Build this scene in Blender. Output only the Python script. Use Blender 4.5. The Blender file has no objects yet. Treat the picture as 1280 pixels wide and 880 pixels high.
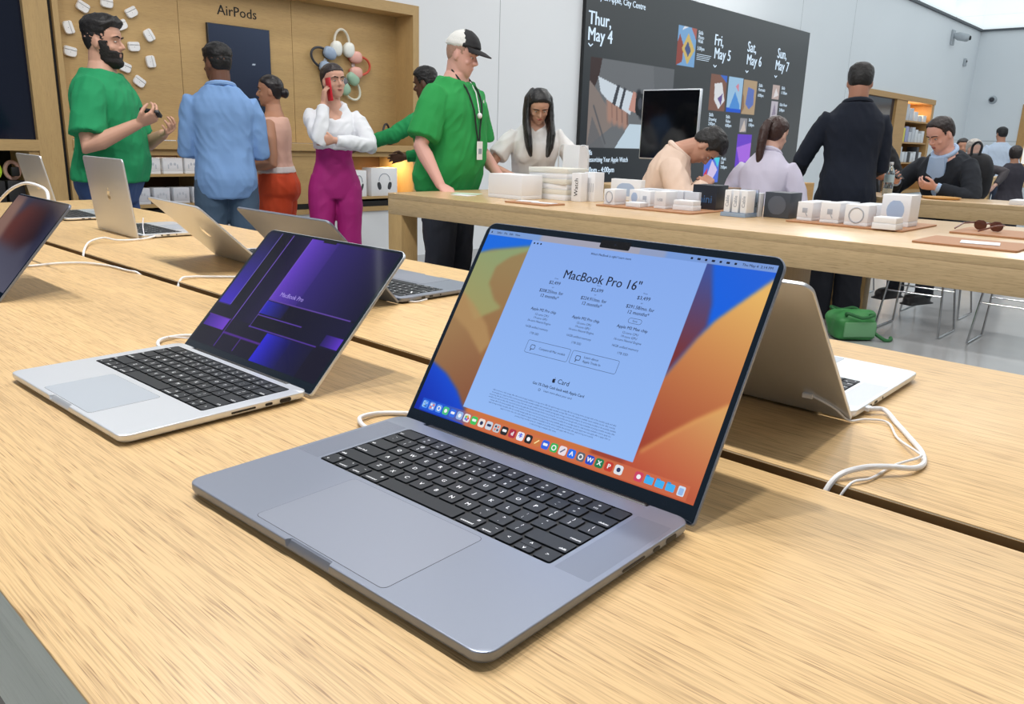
import bpy, bmesh, math, random
import numpy as np
from mathutils import Vector, Matrix, noise
random.seed(7)
PI = math.pi
SC = bpy.context.scene
COL = SC.collection
TT = 0.91                     # table top height
V = Vector

# ------------------------------------------------------------------ colour and material helpers
def lin(c):
    c = c / 255.0
    return c / 12.92 if c <= 0.04045 else ((c + 0.055) / 1.055) ** 2.4
def rgb(r, g, b): return (lin(r), lin(g), lin(b), 1.0)
MATS = {}
def mat(name, col, rough=0.5, metal=0.0, spec=0.5, coat=0.0, bump=None, emit=None, alpha=None, trans=0.0, var=None):
    """plain procedural surface; bump=(scale,strength), var=(scale,amount) gives slight cloth/paint variation"""
    if name in MATS: return MATS[name]
    m = bpy.data.materials.new(name); m.use_nodes = True
    nt = m.node_tree; b = nt.nodes['Principled BSDF']
    b.inputs['Base Color'].default_value = rgb(*col)
    b.inputs['Roughness'].default_value = rough
    b.inputs['Metallic'].default_value = metal
    b.inputs['Specular IOR Level'].default_value = spec
    b.inputs['Coat Weight'].default_value = coat
    b.inputs['Coat Roughness'].default_value = 0.12
    if trans: b.inputs['Transmission Weight'].default_value = trans
    if emit:
        b.inputs['Emission Color'].default_value = rgb(*emit[0]); b.inputs['Emission Strength'].default_value = emit[1]
    tc = nt.nodes.new('ShaderNodeTexCoord')
    if var:
        n = nt.nodes.new('ShaderNodeTexNoise'); n.inputs['Scale'].default_value = var[0]; n.inputs['Detail'].default_value = 4
        nt.links.new(tc.outputs['Object'], n.inputs['Vector'])
        hsv = nt.nodes.new('ShaderNodeHueSaturation'); hsv.inputs['Color'].default_value = rgb(*col)
        mr = nt.nodes.new('ShaderNodeMapRange'); mr.inputs['From Min'].default_value = .3; mr.inputs['From Max'].default_value = .7
        mr.inputs['To Min'].default_value = 1 - var[1]; mr.inputs['To Max'].default_value = 1 + var[1]
        nt.links.new(n.outputs['Fac'], mr.inputs['Value']); nt.links.new(mr.outputs['Result'], hsv.inputs['Value'])
        nt.links.new(hsv.outputs['Color'], b.inputs['Base Color'])
    if bump:
        n = nt.nodes.new('ShaderNodeTexNoise'); n.inputs['Scale'].default_value = bump[0]; n.inputs['Detail'].default_value = 5
        nt.links.new(tc.outputs['Object'], n.inputs['Vector'])
        bp = nt.nodes.new('ShaderNodeBump'); bp.inputs['Strength'].default_value = bump[1]; bp.inputs['Distance'].default_value = 0.01
        nt.links.new(n.outputs['Fac'], bp.inputs['Height']); nt.links.new(bp.outputs['Normal'], b.inputs['Normal'])
    MATS[name] = m
    return m

def wood(name, dark, light, axis='Y', fine=1.0, rough=0.4, coat=0.0, contrast=1.0, crough=.28):
    """straight-grained oak: long streaks along one axis with short pores"""
    if name in MATS: return MATS[name]
    m = bpy.data.materials.new(name); m.use_nodes = True
    nt = m.node_tree; L = nt.links; b = nt.nodes['Principled BSDF']
    tc = nt.nodes.new('ShaderNodeTexCoord')
    def streak(across, along, detail, dist=0.0):
        mp = nt.nodes.new('ShaderNodeMapping')
        s = {'X': (along, across, across), 'Y': (across, along, across), 'Z': (across, across, along)}[axis]
        mp.inputs['Scale'].default_value = s
        n = nt.nodes.new('ShaderNodeTexNoise'); n.inputs['Scale'].default_value = 1.0; n.inputs['Detail'].default_value = detail
        n.inputs['Distortion'].default_value = dist
        L.new(tc.outputs['Object'], mp.inputs['Vector']); L.new(mp.outputs['Vector'], n.inputs['Vector'])
        return n
    n1 = streak(14, 1.1, 3, .2); n2 = streak(640 * fine, 13, 2.5, .10); n3 = streak(980 * fine, 26, 1)
    def ramp(n, p0, c0, p1, c1):
        r = nt.nodes.new('ShaderNodeValToRGB'); r.color_ramp.elements[0].position = p0; r.color_ramp.elements[1].position = p1
        r.color_ramp.elements[0].color = c0; r.color_ramp.elements[1].color = c1
        L.new(n.outputs['Fac'], r.inputs['Fac']); return r
    base = ramp(n1, .3, rgb(*[x * .95 for x in light]), .7, rgb(*light))
    w = max(0.0, 1 - .36 * contrast); dk = rgb(*dark); lt = rgb(*light)
    g = ramp(n2, .33, tuple([min(1, d / l * (1 - w) + w) for d, l in zip(dk[:3], lt[:3])] + [1]), .56, (1, 1, 1, 1))
    pz = ramp(n3, .24, tuple([(d / l) ** (.5 * contrast) for d, l in zip(dk[:3], lt[:3])] + [1]), .4, (1, 1, 1, 1))
    def mul(a, c):
        x = nt.nodes.new('ShaderNodeMix'); x.data_type = 'RGBA'; x.blend_type = 'MULTIPLY'; x.inputs[0].default_value = 1
        L.new(a, x.inputs[6]); L.new(c, x.inputs[7]); return x.outputs[2]
    c = mul(mul(base.outputs['Color'], g.outputs['Color']), pz.outputs['Color'])
    L.new(c, b.inputs['Base Color'])
    b.inputs['Roughness'].default_value = rough; b.inputs['Coat Weight'].default_value = coat; b.inputs['Coat Roughness'].default_value = crough
    bp = nt.nodes.new('ShaderNodeBump'); bp.inputs['Strength'].default_value = .12; bp.inputs['Distance'].default_value = .002
    L.new(n2.outputs['Fac'], bp.inputs['Height']); L.new(bp.outputs['Normal'], b.inputs['Normal'])
    MATS[name] = m
    return m

def emis(name, col, strength=1.0):
    if name in MATS: return MATS[name]
    m = bpy.data.materials.new(name); m.use_nodes = True; nt = m.node_tree
    b = nt.nodes['Principled BSDF']; b.inputs['Base Color'].default_value = (0.01, .01, .012, 1); b.inputs['Roughness'].default_value = .12
    b.inputs['Emission Color'].default_value = rgb(*col); b.inputs['Emission Strength'].default_value = strength
    MATS[name] = m; return m
def emis_vcol(name, strength=1.0, rough=.08, spec=.5):
    """lit display: its picture is stored per vertex of the screen mesh"""
    if name in MATS: return MATS[name]
    m = bpy.data.materials.new(name); m.use_nodes = True; nt = m.node_tree
    b = nt.nodes['Principled BSDF']; b.inputs['Base Color'].default_value = (.004, .004, .005, 1); b.inputs['Roughness'].default_value = rough
    b.inputs['Specular IOR Level'].default_value = spec
    a = nt.nodes.new('ShaderNodeAttribute'); a.attribute_name = 'Col'
    nt.links.new(a.outputs['Color'], b.inputs['Emission Color']); b.inputs['Emission Strength'].default_value = strength
    MATS[name] = m; return m

# ------------------------------------------------------------------ object helpers
def link(o, parent=None):
    COL.objects.link(o)
    if parent is not None: o.parent = parent
    return o
def obj(name, bm, m, parent=None, smooth=True, loc=None, angle=40):
    if isinstance(bm, bpy.types.Mesh): me = bm
    else:
        me = bpy.data.meshes.new(name); bmesh.ops.recalc_face_normals(bm, faces=bm.faces) if not getattr(bm, 'keepn', False) else None
        bm.to_mesh(me); bm.free()
    ms = m if isinstance(m, (list, tuple)) else [m]
    idx = [f.material_index for f in me.polygons] if len(ms) > 1 else None
    me.materials.clear()
    for x in ms: me.materials.append(x)
    if idx: me.polygons.foreach_set('material_index', idx)
    if smooth:
        me.polygons.foreach_set('use_smooth', [True] * len(me.polygons))
        try: me.set_sharp_from_angle(angle=math.radians(angle))
        except Exception: pass
    o = bpy.data.objects.new(name, me)
    if loc is not None: o.location = loc
    return link(o, parent)
def tag(o, label=None, cat=None, group=None, kind=None):
    if label: o['label'] = label
    if cat: o['category'] = cat
    if group: o['group'] = group
    if kind: o['kind'] = kind
    return o
def empty(name, loc=(0, 0, 0), rz=0.0):
    o = bpy.data.objects.new(name, None); o.empty_display_size = .05
    o.location = loc; o.rotation_euler = (0, 0, rz); return link(o)
def copy_tree(o, parent=None):
    c = o.copy(); COL.objects.link(c)
    if parent is not None: c.parent = parent
    for ch in list(o.children): copy_tree(ch, c)
    return c
def struct(name, bm, m, smooth=False): return tag(obj(name, bm, m, None, smooth), kind='structure')

# ------------------------------------------------------------------ mesh helpers
def NB(): return bmesh.new()
def box(bm, x0, x1, y0, y1, z0, z1, mi=0, bev=0.0):
    vs = [bm.verts.new(p) for p in ((x0, y0, z0), (x1, y0, z0), (x1, y1, z0), (x0, y1, z0), (x0, y0, z1), (x1, y0, z1), (x1, y1, z1), (x0, y1, z1))]
    fs = [bm.faces.new([vs[i] for i in q]) for q in ((3, 2, 1, 0), (4, 5, 6, 7), (0, 1, 5, 4), (1, 2, 6, 5), (2, 3, 7, 6), (3, 0, 4, 7))]
    for f in fs: f.material_index = mi
    if bev > 0:
        es = list({e for f in fs for e in f.edges})
        r = bmesh.ops.bevel(bm, geom=es, offset=bev, segments=2, profile=.5, affect='EDGES')
        for f in r['faces']: f.material_index = mi
    return vs
def BX(*a, **k):
    bm = NB(); box(bm, *a, **k); return bm
def rrect(w, d, r, n=6, cx=0, cy=0):
    """rounded rectangle outline, counter-clockwise; r may be a 4-tuple (fr, br, bl, fl) radii"""
    rs = r if isinstance(r, (tuple, list)) else (r,) * 4
    pts = []
    for (sx, sy, a0), rr in zip(((1, -1, -PI / 2), (1, 1, 0), (-1, 1, PI / 2), (-1, -1, PI)), rs):
        x, y = cx + sx * (w / 2 - rr), cy + sy * (d / 2 - rr)
        for i in range(n + 1):
            a = a0 + i / n * PI / 2; pts.append((x + rr * math.cos(a), y + rr * math.sin(a)))
    return pts
def loft(bm, rings, cap=True, mi=0):
    vr = [[bm.verts.new(p) for p in r] for r in rings]
    n = len(vr[0])
    for a, b in zip(vr[:-1], vr[1:]):
        for i in range(n):
            f = bm.faces.new((a[i], a[(i + 1) % n], b[(i + 1) % n], b[i])); f.material_index = mi
    if cap:
        f = bm.faces.new(list(reversed(vr[0]))); f.material_index = mi
        f = bm.faces.new(vr[-1]); f.material_index = mi
    return vr
def prism(bm, pts, z0, z1, mi=0): return loft(bm, [[(x, y, z0) for x, y in pts], [(x, y, z1) for x, y in pts]], True, mi)
def tube(bm, pts, rad, n=10, cap='round', mi=0):
    pts = [V(p) for p in pts]; rs = rad if isinstance(rad, (list, tuple)) else [rad] * len(pts)
    rings = []; t0 = (pts[1] - pts[0]).normalized()
    u = t0.orthogonal().normalized(); prev = t0
    for i, p in enumerate(pts):
        t = ((pts[i + 1] - pts[i]).normalized() if i == 0 else (pts[i] - pts[i - 1]).normalized() if i == len(pts) - 1
             else ((pts[i + 1] - pts[i]).normalized() + (pts[i] - pts[i - 1]).normalized()).normalized())
        u = (prev.rotation_difference(t) @ u); u = (u - t * u.dot(t)).normalized(); w = t.cross(u); prev = t
        r = rs[i]
        if cap == 'round' and i == 0:
            for a in (80, 55, 28):
                rr = r * math.cos(math.radians(a)); o = p - t * r * math.sin(math.radians(a))
                rings.append([o + (u * math.cos(k / n * 2 * PI) + w * math.sin(k / n * 2 * PI)) * rr for k in range(n)])
        rings.append([p + (u * math.cos(k / n * 2 * PI) + w * math.sin(k / n * 2 * PI)) * r for k in range(n)])
        if cap == 'round' and i == len(pts) - 1:
            for a in (28, 55, 80):
                rr = r * math.cos(math.radians(a)); o = p + t * r * math.sin(math.radians(a))
                rings.append([o + (u * math.cos(k / n * 2 * PI) + w * math.sin(k / n * 2 * PI)) * rr for k in range(n)])
    loft(bm, rings, True, mi)
def spline(pts, n=8):
    """Catmull-Rom through the points"""
    P = [V(p) for p in pts]; P = [P[0] * 2 - P[1]] + P + [P[-1] * 2 - P[-2]]; out = []
    for i in range(1, len(P) - 2):
        a, b, c, d = P[i - 1:i + 3]
        for k in range(n):
            t = k / n
            out.append(.5 * ((2 * b) + (c - a) * t + (2 * a - 5 * b + 4 * c - d) * t * t + (3 * b - a - 3 * c + d) * t ** 3))
    out.append(P[-2]); return out
def ellip(bm, c, r, rot=None, nu=16, nv=10, mi=0, p=2.0):
    c = V(c); R = rot or Matrix.Identity(3); rings = []
    for j in range(1, nv):
        th = PI * j / nv; row = []
        for i in range(nu):
            ph = 2 * PI * i / nu
            q = [math.sin(th) * math.cos(ph), math.sin(th) * math.sin(ph), -math.cos(th)]
            if p != 2.0: q = [math.copysign(abs(x) ** (2 / p), x) for x in q]
            row.append(c + R @ V((q[0] * r[0], q[1] * r[1], q[2] * r[2])))
        rings.append(row)
    loft(bm, rings, True, mi)
def lathe(bm, prof, n=24, c=(0, 0, 0), mi=0):
    loft(bm, [[(c[0] + r * math.cos(2 * PI * k / n), c[1] + r * math.sin(2 * PI * k / n), c[2] + z) for k in range(n)] for r, z in prof], True, mi)
def xform(bm, M): bmesh.ops.transform(bm, matrix=M, verts=bm.verts); return bm
def join(bm, other, M=None, mi=None):
    """append a mesh datablock to a bmesh"""
    n = len(bm.verts); nf = len(bm.faces); bm.from_mesh(other); bm.verts.ensure_lookup_table(); bm.faces.ensure_lookup_table()
    if M is not None:
        for v in bm.verts[n:]: v.co = M @ v.co
    if mi is not None:
        for f in bm.faces[nf:]: f.material_index = mi

# lettering: text objects turned into flat meshes
_tc = {}
def text_mesh(s, size, align='CENTER', extrude=0.0, bold=0.0, space=1.0, res=2):
    key = (s, size, align, extrude, bold, space)
    if key in _tc: return _tc[key]
    cu = bpy.data.curves.new('lettering', 'FONT'); cu.body = s; cu.size = size; cu.align_x = align; cu.align_y = 'CENTER'
    cu.extrude = extrude; cu.offset = bold; cu.space_character = space; cu.resolution_u = res
    o = bpy.data.objects.new('lettering', cu); COL.objects.link(o)
    dg = bpy.context.evaluated_depsgraph_get(); me = bpy.data.meshes.new_from_object(o.evaluated_get(dg))
    bpy.data.objects.remove(o); bpy.data.curves.remove(cu)
    _tc[key] = me; return me
def text_at(bm, s, size, x, y, z=0.0, mi=0, align='CENTER', bold=0.0, M=None, space=1.0, sx=1.0):
    # heavier strokes come from slightly shifted repeats of the same letters
    for k, dx in enumerate((0, -bold * .8, bold * .8) if bold > 0 else (0,)):
        T = Matrix.Translation((x + dx, y, z + k * abs(bold) * .02)) @ Matrix.Diagonal((sx, 1, 1, 1))
        join(bm, text_mesh(s, size, align, 0, 0, space), (M @ T) if M is not None else T, mi)

APPLE = [(0, .30), (.10, .36), (.24, .37), (.37, .27), (.28, .12), (.26, -.04), (.32, -.18), (.42, -.27), (.36, -.42), (.25, -.57), (.13, -.60), (0, -.55), (-.13, -.60), (-.25, -.57),
         (-.38, -.40), (-.44, -.18), (-.44, .06), (-.36, .26), (-.24, .36), (-.10, .36)]
def apple_logo(bm, s, z, mi=0, cx=0, cy=0, flip=1):
    """bitten fruit with a leaf, flat"""
    pts = spline([(x * flip, y, 0) for x, y in APPLE] + [(0, .30, 0)], 3)[:-1]
    f = bm.faces.new([bm.verts.new((cx + p.x * s, cy + p.y * s, z)) for p in pts]); f.material_index = mi
    leaf = [(0.0, .42), (.02, .55), (.10, .66), (.20, .70), (.19, .58), (.12, .47)]
    f = bm.faces.new([bm.verts.new((cx + x * flip * s, cy + y * s, z)) for x, y in leaf]); f.material_index = mi

# ------------------------------------------------------------------ pictures on lit displays: a fine grid of coloured vertices
class Canvas:
    def __init__(s, x0, x1, y0, y1, nx, ny, bg=(0, 0, 0)):
        s.x = np.linspace(x0, x1, nx); s.y = np.linspace(y0, y1, ny); s.X, s.Y = np.meshgrid(s.x, s.y)
        s.C = np.zeros((ny, nx, 3)) + np.array(bg, float); s.nx, s.ny = nx, ny
    def inside(s, pts):
        r = np.zeros(s.X.shape, bool); n = len(pts)
        for i in range(n):
            x1, y1 = pts[i]; x2, y2 = pts[(i + 1) % n]
            if y1 == y2: continue
            c = ((y1 > s.Y) != (y2 > s.Y)) & (s.X < (x2 - x1) * (s.Y - y1) / (y2 - y1) + x1); r ^= c
        return r
    def put(s, m, col, a=1.0):
        """col: (r,g,b) 0-255, or a function (X,Y)->array"""
        c = col(s.X, s.Y) if callable(col) else np.zeros(s.C.shape) + np.array(col, float)
        w = (m.astype(float) * a)[..., None]; s.C = s.C * (1 - w) + c * w
    def poly(s, pts, col, a=1.0): s.put(s.inside(pts), col, a)
    def blur(s, n=2, it=2):
        for _ in range(it):
            for ax in (0, 1):
                P = np.pad(s.C, [(n, n) if a == ax else (0, 0) for a in range(3)], mode='edge'); c = np.cumsum(P, axis=ax); z = np.zeros_like(np.take(c, [0], ax)); c = np.concatenate([z, c], ax)
                m = s.C.shape[ax]; s.C = (np.take(c, range(2 * n + 1, 2 * n + 1 + m), ax) - np.take(c, range(0, m), ax)) / (2 * n + 1)
    def rect(s, x0, x1, y0, y1, col, a=1.0): s.put((s.X >= x0) & (s.X <= x1) & (s.Y >= y0) & (s.Y <= y1), col, a)
    def ell(s, cx, cy, rx, ry, col, a=1.0, p=2): s.put((np.abs((s.X - cx) / rx) ** p + np.abs((s.Y - cy) / ry) ** p) <= 1, col, a)
    def seg(s, x1, y1, x2, y2, w, col, a=1.0):
        dx, dy = x2 - x1, y2 - y1; L2 = dx * dx + dy * dy
        t = np.clip(((s.X - x1) * dx + (s.Y - y1) * dy) / L2, 0, 1); d = np.hypot(s.X - x1 - t * dx, s.Y - y1 - t * dy)
        m = np.clip(1.5 - d / w, 0, 1)
        wgt = (m * a)[..., None]; c = np.zeros(s.C.shape) + np.array(col, float); s.C = s.C * (1 - wgt) + c * wgt
    def grad(s, ca, cb, p, q):
        ca, cb = np.array(ca, float), np.array(cb, float); d = np.array(q, float) - np.array(p, float); L2 = d @ d
        def f(X, Y):
            t = np.clip(((X - p[0]) * d[0] + (Y - p[1]) * d[1]) / L2, 0, 1)[..., None]; return ca * (1 - t) + cb * t
        return f
    def mesh(s, name, unit=1.0):
        ny, nx = s.ny, s.nx
        co = np.stack([s.X, s.Y, np.zeros_like(s.X)], -1).reshape(-1, 3) * unit
        i = np.arange(ny * nx).reshape(ny, nx)
        q = np.stack([i[:-1, :-1], i[:-1, 1:], i[1:, 1:], i[1:, :-1]], -1).reshape(-1, 4)
        me = bpy.data.meshes.new(name); me.from_pydata(co.tolist(), [], q.tolist())
        c = np.clip(s.C / 255, 0, 1); c = np.where(c <= .04045, c / 12.92, ((c + .055) / 1.055) ** 2.4).reshape(-1, 3)
        at = me.color_attributes.new('Col', 'FLOAT_COLOR', 'POINT')
        at.data.foreach_set('color', np.concatenate([c, np.ones((len(c), 1))], 1).astype(np.float32).ravel())
        return me

# ------------------------------------------------------------------ camera (phone held just above the table edge)
def make_camera():
    yaw, pitch, roll = 0.7451, 0.2609, 0.0308
    f = V((math.cos(yaw) * math.cos(pitch), math.sin(yaw) * math.cos(pitch), -math.sin(pitch)))
    r = V((math.sin(yaw), -math.cos(yaw), 0)); u = r.cross(f)
    c, s = math.cos(roll), math.sin(roll); r2 = r * c + u * s; u2 = u * c - r * s
    M = Matrix((r2, u2, -f)).transposed().to_4x4(); M.translation = (0, 0, TT + .3075)
    cd = bpy.data.cameras.new('camera'); cd.sensor_width = 36; cd.sensor_fit = 'HORIZONTAL'; cd.lens = 996.27 / 1280 * 36
    cd.clip_start = .02; cd.clip_end = 100
    o = bpy.data.objects.new('camera', cd); o.matrix_world = M; link(o); SC.camera = o
make_camera()
# ------------------------------------------------------------------ shared materials
OAK = wood('table oak', (134, 96, 56), (226, 190, 136), 'Y', 1.0, .46, .16, 1.12)
OAK2 = wood('polished table oak', (146, 108, 66), (232, 196, 146), 'Y', .8, .4, .5, 1.0, .2)
EDGE = wood('worn table edge daylight grey', (176, 178, 164), (222, 224, 210), 'Y', .5, .5, .1, .5)  # pale grey puts cool daylight into the colour of the tan wood
OAKX = wood('cabinet oak', (150, 115, 70), (196, 164, 112), 'X', .5, .5, 0, .6)
OAKZ = wood('cabinet oak upright', (150, 115, 70), (196, 164, 112), 'Z', .5, .5, 0, .6)
APRON = wood('table edge oak', (120, 92, 56), (206, 178, 134), 'Y', .5, .42, .15, .6)
WHITEWALL = mat('white wall panel', (232, 236, 240), .55, var=(.7, .015))
GREYJOINT = mat('grey joint', (150, 155, 160), .8)
FLOORM = mat('grey polished terrazzo', (176, 178, 180), .16, spec=.5, var=(3, .05))
BLACKM = mat('black matte', (14, 14, 16), .6)
GROOVE = mat('slot shade brown', (150, 118, 76), .9)
ALU = mat('silver aluminium', (224, 229, 236), .36, metal=.72, spec=.5)
GREYALU = mat('space grey aluminium', (142, 149, 164), .40, metal=.7)
CHROME = mat('brushed steel', (190, 192, 195), .25, metal=1.0)
WHITEP = mat('white plastic', (240, 241, 243), .3)
CARD = mat('white card', (236, 238, 242), .45)
CARD2 = mat('pale grey card', (214, 218, 226), .45)
PRINT = mat('grey print', (150, 160, 176), .5)
DARKPRINT = mat('dark print', (58, 60, 66), .5)
PANEL_E = emis('luminous ceiling panel', (236, 248, 252), .95)

# ------------------------------------------------------------------ the room
XW, YW, ZC = 23.2, 6.0, 4.16
X0, Y0 = -5.0, -7.0
struct('floor', BX(X0, XW + .3, Y0, YW + .6, -.1, 0), FLOORM)
# back wall with two openings for the built-in cabinets
bm = NB()
CAB = (-1.4, 5.10, .54, 2.36); LIB = (15.6, 20.45, .30, 2.36)
for (x0, x1, z0, z1) in ((X0, XW + .3, CAB[3], ZC + .3), (X0, CAB[0], 0, CAB[3]), (CAB[0], CAB[1], 0, CAB[2]), (CAB[1], LIB[0], 0, CAB[3]),
                         (LIB[0], LIB[1], 0, LIB[2]), (LIB[1], XW + .3, 0, CAB[3])):
    box(bm, x0, x1, YW, YW + .6, z0, z1)
# grey joint lines between wall panels
for x in (6.17, 13.06, 15.2): box(bm, x, x + .006, YW - .0008, YW, CAB[3] + .02 if x < 5 else 0, ZC, 1)
for x in (5.95, 13.45, 21.2): box(bm, x, min(x + 1.9, XW), YW - .0008, YW, 1.52, 1.526, 1) if x > 20 else None
struct('wall_back', bm, [WHITEWALL, GREYJOINT])
bm = NB(); box(bm, XW, XW + .3, Y0, YW, 0, ZC + .3); box(bm, XW - .001, XW, Y0, YW, 1.52, 1.53, 1)
struct('wall_right', bm, [WHITEWALL, GREYJOINT])
struct('baseboard_back', BX(X0, XW, YW - .012, YW, 0, .09), mat('pale skirting', (196, 198, 200), .5))
# ceiling: white slab, a sunken tray of luminous panels over the far half, strip lights above the tables
struct('ceiling', BX(X0, XW + .3, Y0, YW + .6, ZC + .06, ZC + .3), WHITEWALL)
k = 0
for i, (x0, x1) in enumerate(((9.0, 13.55), (13.62, 18.2), (18.27, 20.8), (20.87, XW - .06))):
    for j, (y0, y1) in enumerate(((-6.5, -2.4), (-2.3, 1.75), (1.85, YW - .06))):
        bm = NB(); box(bm, x0, x1, y0, y1, ZC, ZC + .05)
        o = obj('ceiling_light', bm, PANEL_E, None, False)
        if j == 2 and i > 1: tag(o, 'large luminous white panel in the ceiling at the far wall corner' if i == 3 else 'large luminous white ceiling panel next along from the corner panel', 'ceiling light', 'luminous ceiling panels')
        else: tag(o, kind='structure'); o.name = 'ceiling_panel'
for i in range(3):
    for j in range(4):
        x0, y0 = -4.4 + i * 4.45, -6.6 + j * 3.14
        tag(obj('ceiling_panel', BX(x0, x0 + 4.35, y0, min(y0 + 3.04, YW - .06), ZC, ZC + .05), emis('softly lit ceiling panel', (232, 242, 250), .18), None, False), kind='structure')
for nm, b in (('trim_1', (8.9, XW, YW - .06, YW, ZC - .045, ZC + .06)), ('trim_2', (XW - .06, XW, Y0, YW, ZC - .045, ZC + .06))):
    struct(nm, BX(*b), mat('dark ceiling trim', (88, 94, 100), .6))

def area(name, loc, sx, sy, power, col=(1, 1, 1), rot=(0, 0, 0), spread=PI):
    L = bpy.data.lights.new(name, 'AREA'); L.shape = 'RECTANGLE'; L.size = sx; L.size_y = sy; L.energy = power; L.color = col; L.spread = spread
    o = bpy.data.objects.new(name, L); o.location = loc; o.rotation_euler = rot; link(o); return o
# strip lights hung in slots of the ceiling above each table row, running the length of the tables
for x, ys, pw in ((.72, (.43, 1.25, 2.36, 3.3), 41), (3.5, (-2.0, -.4, 1.2, 2.8, 4.4), 18), (6.6, (-2.0, 0, 2.0, 4.2), 28), (10.2, (-1.0, 1.8, 4.4), 40)):
    for y in ys: area('ceiling_spot_panel', (x, y, ZC - .02), .09 if x == .72 else .24, .13 if x == .72 else .62, pw, (1, .975, .94))
# wash lamp without a fixture that lights the long white wall
area('wall_wash_light', (9.5, 4.6, ZC - .03), 22, .3, 38, (.92, .96, 1), (math.radians(30), 0, 0))
area('front_fill_light', (-4.7, .5, 1.5), 7, 2.6, 70, (.86, .93, 1), (0, -PI / 2, 0))  # added soft fill behind the camera, lifts table edges and people
# daylight of the shop front, behind and to the right of the camera
w = bpy.data.worlds.new('shop front daylight'); SC.world = w; w.use_nodes = True
w.node_tree.nodes['Background'].inputs[0].default_value = (.86, .93, 1, 1); w.node_tree.nodes['Background'].inputs[1].default_value = .22
SC.view_settings.view_transform = 'Standard'; SC.view_settings.look = 'None'; SC.view_settings.gamma = 1; SC.view_settings.exposure = 0.0
SC.view_settings.use_curve_mapping = False
SC.cycles.max_bounces = 6; SC.cycles.diffuse_bounces = 3; SC.cycles.glossy_bounces = 3; SC.cycles.transparent_max_bounces = 6
SC.cycles.use_denoising = True; SC.cycles.sample_clamp_indirect = 4

# ------------------------------------------------------------------ tables
def parsons(name, label, x0, x1, y0, y1, gap=None, leg=.115, th=.115, group='long oak display tables', legs=None, mids=(), top=None, edge=None):
    top = top or OAK; edge = edge or APRON
    t = tag(empty(name, ((x0 + x1) / 2, (y0 + y1) / 2, 0)), label, 'table', group); cx, cy = (x0 + x1) / 2, (y0 + y1) / 2
    def part(nm, b, m, bev=.0015):
        bm = BX(b[0] - cx, b[1] - cx, b[2] - cy, b[3] - cy, b[4], b[5], bev=bev)
        if nm == 'tabletop':      # banding of the edge wood round the slab
            bm.normal_update()
            for f in bm.faces: f.material_index = 1 if abs(f.normal.z) < .3 else 0
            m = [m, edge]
        return obj(nm, bm, m, t)
    if gap:
        part('tabletop', (x0, gap[0], y0, y1, TT - .03, TT), top); part('tabletop', (gap[1], x1, y0, y1, TT - .03, TT), top)
        for q in (gap[0], gap[1] - .0012): part('slot_shade_strip', (q, q + .0012, y0 + .001, y1 - .001, TT - .06, TT - .0022), GROOVE, 0)  # thin brown strips darken the slot walls in place of shade
        part('cable_channel', (gap[0] - .02, gap[1] + .02, y0 + .05, y1 - .05, TT - .075, TT - .060), GROOVE)
    else: part('tabletop', (x0, x1, y0, y1, TT - .03, TT), top)
    e = .0005
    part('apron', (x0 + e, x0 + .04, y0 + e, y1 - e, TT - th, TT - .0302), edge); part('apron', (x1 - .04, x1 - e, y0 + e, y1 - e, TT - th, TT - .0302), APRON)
    part('apron', (x0 + .04, x1 - .04, y0 + e, y0 + .04, TT - th, TT - .0302), APRON); part('apron', (x0 + .04, x1 - .04, y1 - .04, y1 - e, TT - th, TT - .0302), APRON)
    for lx in (x0 + .0006, x1 - leg - .0006):
        for ly in (y0 + .0006, y1 - leg - .0006): part('leg', (lx, lx + leg, ly, ly + leg, 0, TT - th), OAKZ)
    for (a, b, c, d) in mids: part('pedestal', (a, b, c, d, 0, TT - th), OAKZ)
    return t
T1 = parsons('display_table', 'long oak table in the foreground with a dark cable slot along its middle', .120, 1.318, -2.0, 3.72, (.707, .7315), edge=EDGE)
T2 = parsons('display_table', 'long oak table across the aisle carrying the white boxes', 2.82, 4.11, -2.4, 3.575, None, mids=((3.3, 3.7, 1.51, 1.95),), top=OAK2)
bm = NB()
for x in (-.09, -.045, 0, .045, .09): box(bm, x - .013, x + .013, -.003, -.0002, -.014, .014, 0, .0006)
tag(obj('power_outlet', bm, WHITEP, None, False, (3.5, 1.5095, .745)), 'strip of white power outlets on the wooden pedestal under the box table', 'outlet')
T3 = parsons('display_table', 'oak table behind the box table where the seated man leans', 5.80, 6.40, -2.6, 2.25, top=OAK2)
T4 = parsons('display_table', 'distant oak table at the right edge of the photo', 12.6, 13.8, -1.5, 2.95)
# ------------------------------------------------------------------ built-in cabinets of the back wall
def part(nm, b, m, root, bev=0.0, smooth=False):
    o = obj(nm, BX(*b, bev=bev), m, root, smooth); return o
FY = 5.985   # face of the frames, slightly proud of the wall
BACK = 6.24
cab = tag(empty('display_cabinet', (3.55, 6.0, .54)), 'wide oak wall cabinet with white cases and headphones mounted on its back', 'cabinet')
def cp(nm, x0, x1, y0, y1, z0, z1, m, bev=0.0, parent=cab):
    o = obj(nm, BX(x0 - 3.55, x1 - 3.55, y0 - 6.0, y1 - 6.0, z0 - .54, z1 - .54, bev=bev), m, parent, False); return o
cx0, cx1, cz0, cz1 = 2.003, 5.098, .542, 2.358
cp('frame_side', cx0, cx0 + .035, FY, BACK + .3, cz0, cz1, OAKZ); cp('frame_side', cx1 - .07, cx1, FY, BACK + .3, cz0, cz1, OAKZ)
cp('frame_top', cx0 + .035, cx1 - .07, FY, BACK + .3, cz1 - .085, cz1, OAKX); cp('frame_bottom', cx0 + .035, cx1 - .07, FY, BACK + .3, cz0, cz0 + .04, OAKX)
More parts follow.
